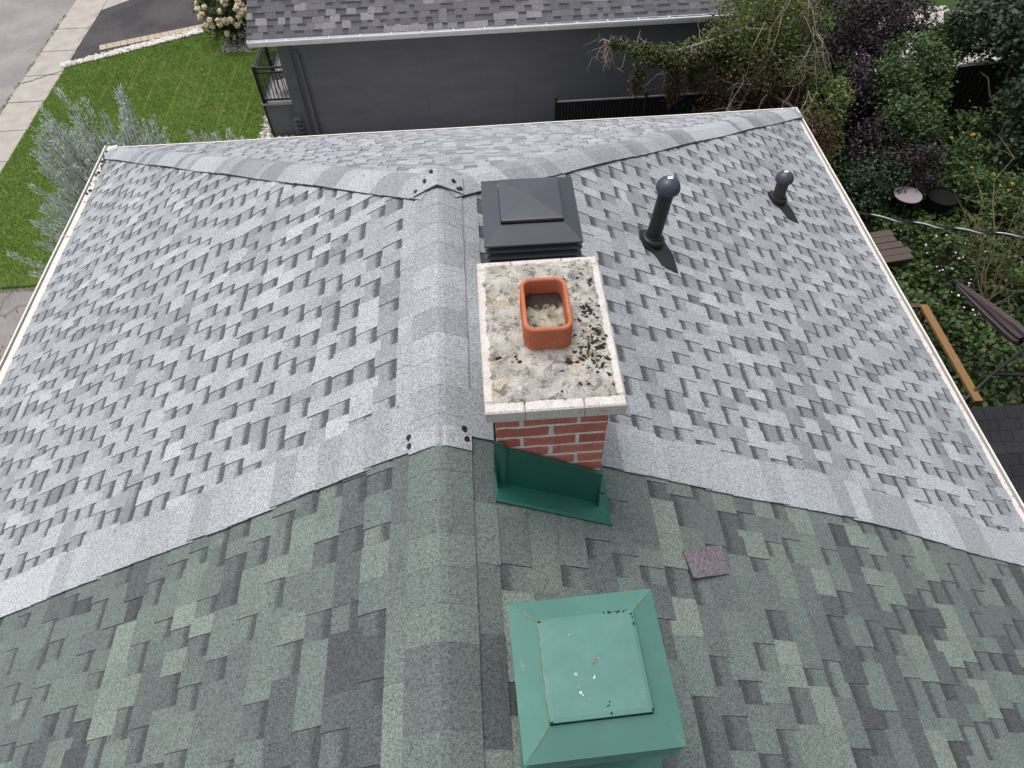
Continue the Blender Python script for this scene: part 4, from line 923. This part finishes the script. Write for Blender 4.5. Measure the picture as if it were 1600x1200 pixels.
def dome_pts(c, r, n, h): return [(c[0]+random.gauss(0,r), c[1]+random.gauss(0,r), c[2]+random.uniform(-h,h)) for _ in range(n)]
rb = bush('yellow_daisy', 'leafy clump with yellow daisies in front of the black fence panel', 'plant', (11.8,14.0,0), [(12.2,14.6,.6,.6,.5,.4),(11.7,13.8,.5,.6,.5,.4),(11.3,13.2,.45,.5,.5,.35)], 3600, .13, 'greenleaf', k=70, spread=.25, trunk_r=.02, aspect=.4)
flowers(rb, dome_pts((12.3,14.7,1.05),.28,3,.08) + dome_pts((11.6,13.7,1.0),.3,4,.08), 'petal_y', .045, 'flower')
rb = bush('yellow_daisy', 'taller clump with orange yellow daisies at the right edge', 'plant', (11.9,12.2,0), [(11.9,12.3,.6,.6,.5,.45),(11.4,12.6,.5,.4,.4,.4)], 2600, .13, 'greenleaf', k=60, spread=.25, trunk_r=.02, aspect=.4)
flowers(rb, dome_pts((11.75,12.15,1.15),.26,7,.06) + dome_pts((11.2,12.9,.95),.2,2,.05), 'petal_y', .045, 'flower')
# ground ivy
ni = 36000; X_ = RNG.uniform(5.2,14.5,ni); Y_ = RNG.uniform(2.5,14.2,ni); hf = .28 + .22*np.sin(X_*1.9+1.0)*np.cos(Y_*1.7) + .12*np.sin(X_*4.3)*np.sin(Y_*3.7)
C = np.stack([X_, Y_, np.maximum(.03, hf*RNG.uniform(.55,1.05,ni))],1); C[:,2] = np.maximum(C[:,2], RNG.uniform(.05,.2,ni)); C = C[(hf > -.06) & ~((X_ > 8.2) & (X_ < 9.3) & (Y_ > 10.7) & (Y_ < 11.8)) & ~((X_ < 9.0) & (Y_ > 11.6))]
patch = .5 + .5*np.sin(C[:,0]*2.3)*np.cos(C[:,1]*1.9); V, Q, tn = leaf_mesh(C, .115, .6, .75, np.clip(.1 + .35*patch + .5*RNG.random(len(C)), 0, 1)); np_part('ground_ivy', V, Q, tn, M['ivy'], None, True)
fl = MB()
for cx, cy, n_ in ((9.7,11.0,2),(9.5,10.6,5),(9.55,10.1,6),(9.75,9.7,7),(9.5,9.3,6),(9.9,9.2,5),(9.7,8.9,9),(9.9,8.8,8),(9.85,8.4,4),(10.2,9.9,4),(10.6,10.7,5),(10.9,9.2,2),(10.7,8.4,4),(10.3,8.0,3),(10.4,10.9,4),(10.0,10.5,3)):
    for i in range(max(1, int(n_*.7))):
        c = Vector((cx+random.gauss(0,.14), cy+random.gauss(0,.12), .50+random.uniform(0,.12))); r = random.uniform(.014,.028)
        for k in range(5):
            a = k*1.2566; d = Vector((math.cos(a), math.sin(a), .15))*r; w = Vector((-math.sin(a), math.cos(a), 0))*r*.42; fl.face([c, c + d*.7 + w, c + d*1.1, c + d*.7 - w])
o = part('white_blossom', fl, M['petal_w']); o['kind'] = 'stuff'
# twiggy half-bare shrub on the right edge
tsh = thing('bare_shrub', 'half bare twiggy shrub with few yellowing leaves at right edge', 'shrub', (10.45,9.6,0)); tm = MB(); LC = []
for i in range(12):
    a = random.random()*6.28; top = Vector((10.5 + random.gauss(0,.75), 10.2 + random.gauss(.6,.8), random.uniform(1.4,2.7))); s0 = Vector((10.45+.1*math.cos(a), 9.6+.1*math.sin(a), 0)); pts = curve(s0, top, -.1, .35, 8); tm.tube(pts, [.02*(1-.105*k) for k in range(9)], 5)
    for q in range(7):
        p = pts[random.randint(2,8)]; e_ = p + Vector((random.gauss(0,.35), random.gauss(0,.35), random.gauss(.15,.3))); c2 = curve(p, e_, 0, .4, 4); tm.tube(c2, [.008,.006,.005,.003,.002], 4)
        for w in range(14): LC.append(np.array(c2[random.randint(1,4)]) + RNG.normal(0,.05,3))
part('branches', tm, M['twig_b'], tsh)
LC = np.array(LC); V, Q, tn = leaf_mesh(LC, .11, .3, .5, RNG.uniform(.6,1,len(LC))); np_part('foliage', V, Q, tn, M['ivy'], tsh)

# ------------------------------------------------------------------ right-hand yard furniture
tb = thing('round_table', 'small round pinkish grey table in the shaded garden', 'table', (9.72,12.38,0))
mb = MB(); mb.lathe([(.29,.675),(.30,.68),(.30,.695),(.29,.70)], (9.72,12.38,0), (0,0,1), 32); part('table_top', mb, M['table'], tb)
mb = MB(); mb.lathe([(.16,-.02),(.16,.02),(.03,.04),(.03,.67),(.1,.674)], (9.72,12.38,0), (0,0,1), 12); part('pedestal', mb, M['pot'], tb)
mb = MB(); mb.lathe([(.24,-.02),(.33,.50),(.345,.52),(.345,.55),(.315,.55),(.30,.50)], (10.62,12.45,0), (0,0,1), 28); mb.lathe([(.30,.47),(.0,.48)], (10.62,12.45,0), (0,0,1), 28); tag(part('planter', mb, M['pot']), 'big round black planter tub beside the pinkish table', 'planter')
dk = thing('wooden_walk', 'weathered grey brown plank walk disappearing under the right eave', 'boardwalk', (8.6,11.2,0))
for k in range(5):
    mb = MB(); x1 = 9.32 - .05*k + random.uniform(-.05,.05); yy = 10.78 + .19*k; mb.beam((6.5,yy-.35,.36),(x1,yy,.36),.175,.04); part('plank', mb, M['wood_grey'], dk)
mb = MB(); mb.box((6.6,10.6,-.05),(6.7,11.4,.335)); part('joist', mb, M['wood_dark'], dk); mb = MB(); mb.box((8.9,10.85,-.05),(9.0,11.6,.335)); part('joist', mb, M['wood_dark'], dk)
fr = thing('wooden_railing', 'orange brown wooden railing frame standing in the ivy', 'railing', (7.9,7.4,0))
zf = 1.5
for nm, a, b, w, h, mt in (('top_rail',(7.96,8.33,zf),(7.94,6.20,zf),.13,.05,'wood_y'),('end_rail',(6.6,8.33,zf-.002),(7.895,8.33,zf-.002),.10,.05,'wood_dark'),('end_rail',(6.9,6.22,zf-.02),(7.78,6.32,zf-.02),.06,.05,'wood_dark'),('brace',(7.6,8.29,.9),(7.8,8.29,1.44),.05,.05,'wood_y'),('side_rail',(7.2,8.3,zf-.03),(7.45,6.3,zf-.03),.09,.05,'wood_dark')):
    mb = MB(); mb.beam(a, b, w, h); part(nm, mb, M[mt], fr)
for x, y in ((7.96,8.2),(7.94,6.42),(6.7,8.25),(7.3,7.3)):
    mb = MB(); mb.box((x-.045,y-.045,-.05),(x+.045,y+.045,zf-.056)); part('post', mb, M['wood_dark'], fr)
um = thing('folded_umbrella', 'closed plum brown patio umbrella tilted on a black cantilever pole', 'umbrella', (7.78,6.28,0))
A, B = Vector((8.74,8.80,1.55)), Vector((9.08,7.22,1.72)); ax = (B-A).normalized(); x_ = ax.cross(Vector((0,0,1))).normalized(); y_ = x_.cross(ax)
mb = MB(); prof = [(0,.02),(.06,.04),(.3,.075),(.6,.115),(.85,.14),(.97,.13),(1.0,.10)]; nn = 24; vs_ = []
for u, r in prof:
    for a in range(nn):
        an = 2*math.pi*a/nn; rr_ = r*(1 + .28*math.cos(an*8 + 1.2*u)); vs_.append(A.lerp(B, u) + (x_*math.cos(an) + y_*math.sin(an))*rr_)
mb.mesh(vs_, [(i*nn+a, i*nn+(a+1)%nn, (i+1)*nn+(a+1)%nn, (i+1)*nn+a) for i in range(len(prof)-1) for a in range(nn)]); part('canopy', mb, M['umbrella'], um)
mb = MB(); mb.tube([A - ax*.10, A, A + ax*.05], [.012,.045,.05], 8); part('finial', mb, M['rail'], um)
mb = MB(); mb.tube([(7.78,6.28,-.05),(7.78,6.28,1.45),(8.3,6.62,1.62),(9.12,7.1,1.74)], [.03,.03,.028,.026], 8); part('pole', mb, M['rail'], um)
mb = MB(); mb.tube([(8.35,6.65,1.6),(9.4,6.55,1.55)], .028, 8); part('arm', mb, M['rail'], um)
mb = MB(); mb.tube([B - ax*.02, B + ax*.12], .02, 8); part('hub', mb, M['rail'], um)
# shed roof below the right eave
shd = thing('garden_shed', 'low garden shed with black three tab shingles below right eave', 'shed', (7.8,4.5,0))
PS = Plane((0,5.44,2.45), (0,-math.cos(.36),-math.sin(.36)), (1,0,0))
mb = MB(); mb.box((6.5,3.0,-.05),(10.4,5.38,1.4)); part('wall', mb, M['wood_dark'], shd)
mb = MB(); mb.face([PS.P(0,6.2,-.004),PS.P(0,10.8,-.004),PS.P(3,10.8,-.004),PS.P(3,6.2,-.004)], (.3,0,0,1)); mb.box((6.2,5.42,2.30),(10.8,5.46,2.43)); srf = part('roof', mb, M['shed'], shd)
for k in range(18):
    t_0 = 6.2 - (k % 2)*.16
    for q in range(15):
        a, b = max(6.2, t_0 + q*.32), min(10.8, t_0 + (q+1)*.32 - .008)
        if b - a < .03: continue
        s1 = .165*(k+1); mb, c, ar = slope_piece(PS, s1-.19, s1, a, b, a, b, .001, .0075, random.uniform(.3,.75), 0, 0); part('shingle', mb, M['shed'], srf)
# fallen petals on our driveway, dandelion heads on the lawn
rp = MB()
for i in range(16): rp.blob((-9.55+random.gauss(0,.25), 10.3+random.gauss(0,.4), .01), (.02,.02,.008), j=.3)
o = part('fallen_petals', rp, M['petal_r']); o['kind'] = 'stuff'
wd = MB()
for i in range(60):
    x = random.choice((-13.1,-13.09,-12.02)); y = random.uniform(17.5,25); c = Vector((x,y,-.04))
    for k in range(9): a = random.random()*6.28; q = c + Vector((math.cos(a)*.03+random.gauss(0,.03), math.sin(a)*.08, 0)); wd.face([q, q + Vector((.012,0,.02)), q + Vector((random.gauss(0,.04),random.gauss(0,.04),.07)), q + Vector((-.012,0,.02))], (random.uniform(.3,1),0,0,1))
o = part('kerb_weeds', wd, M['grass']); o['kind'] = 'stuff'
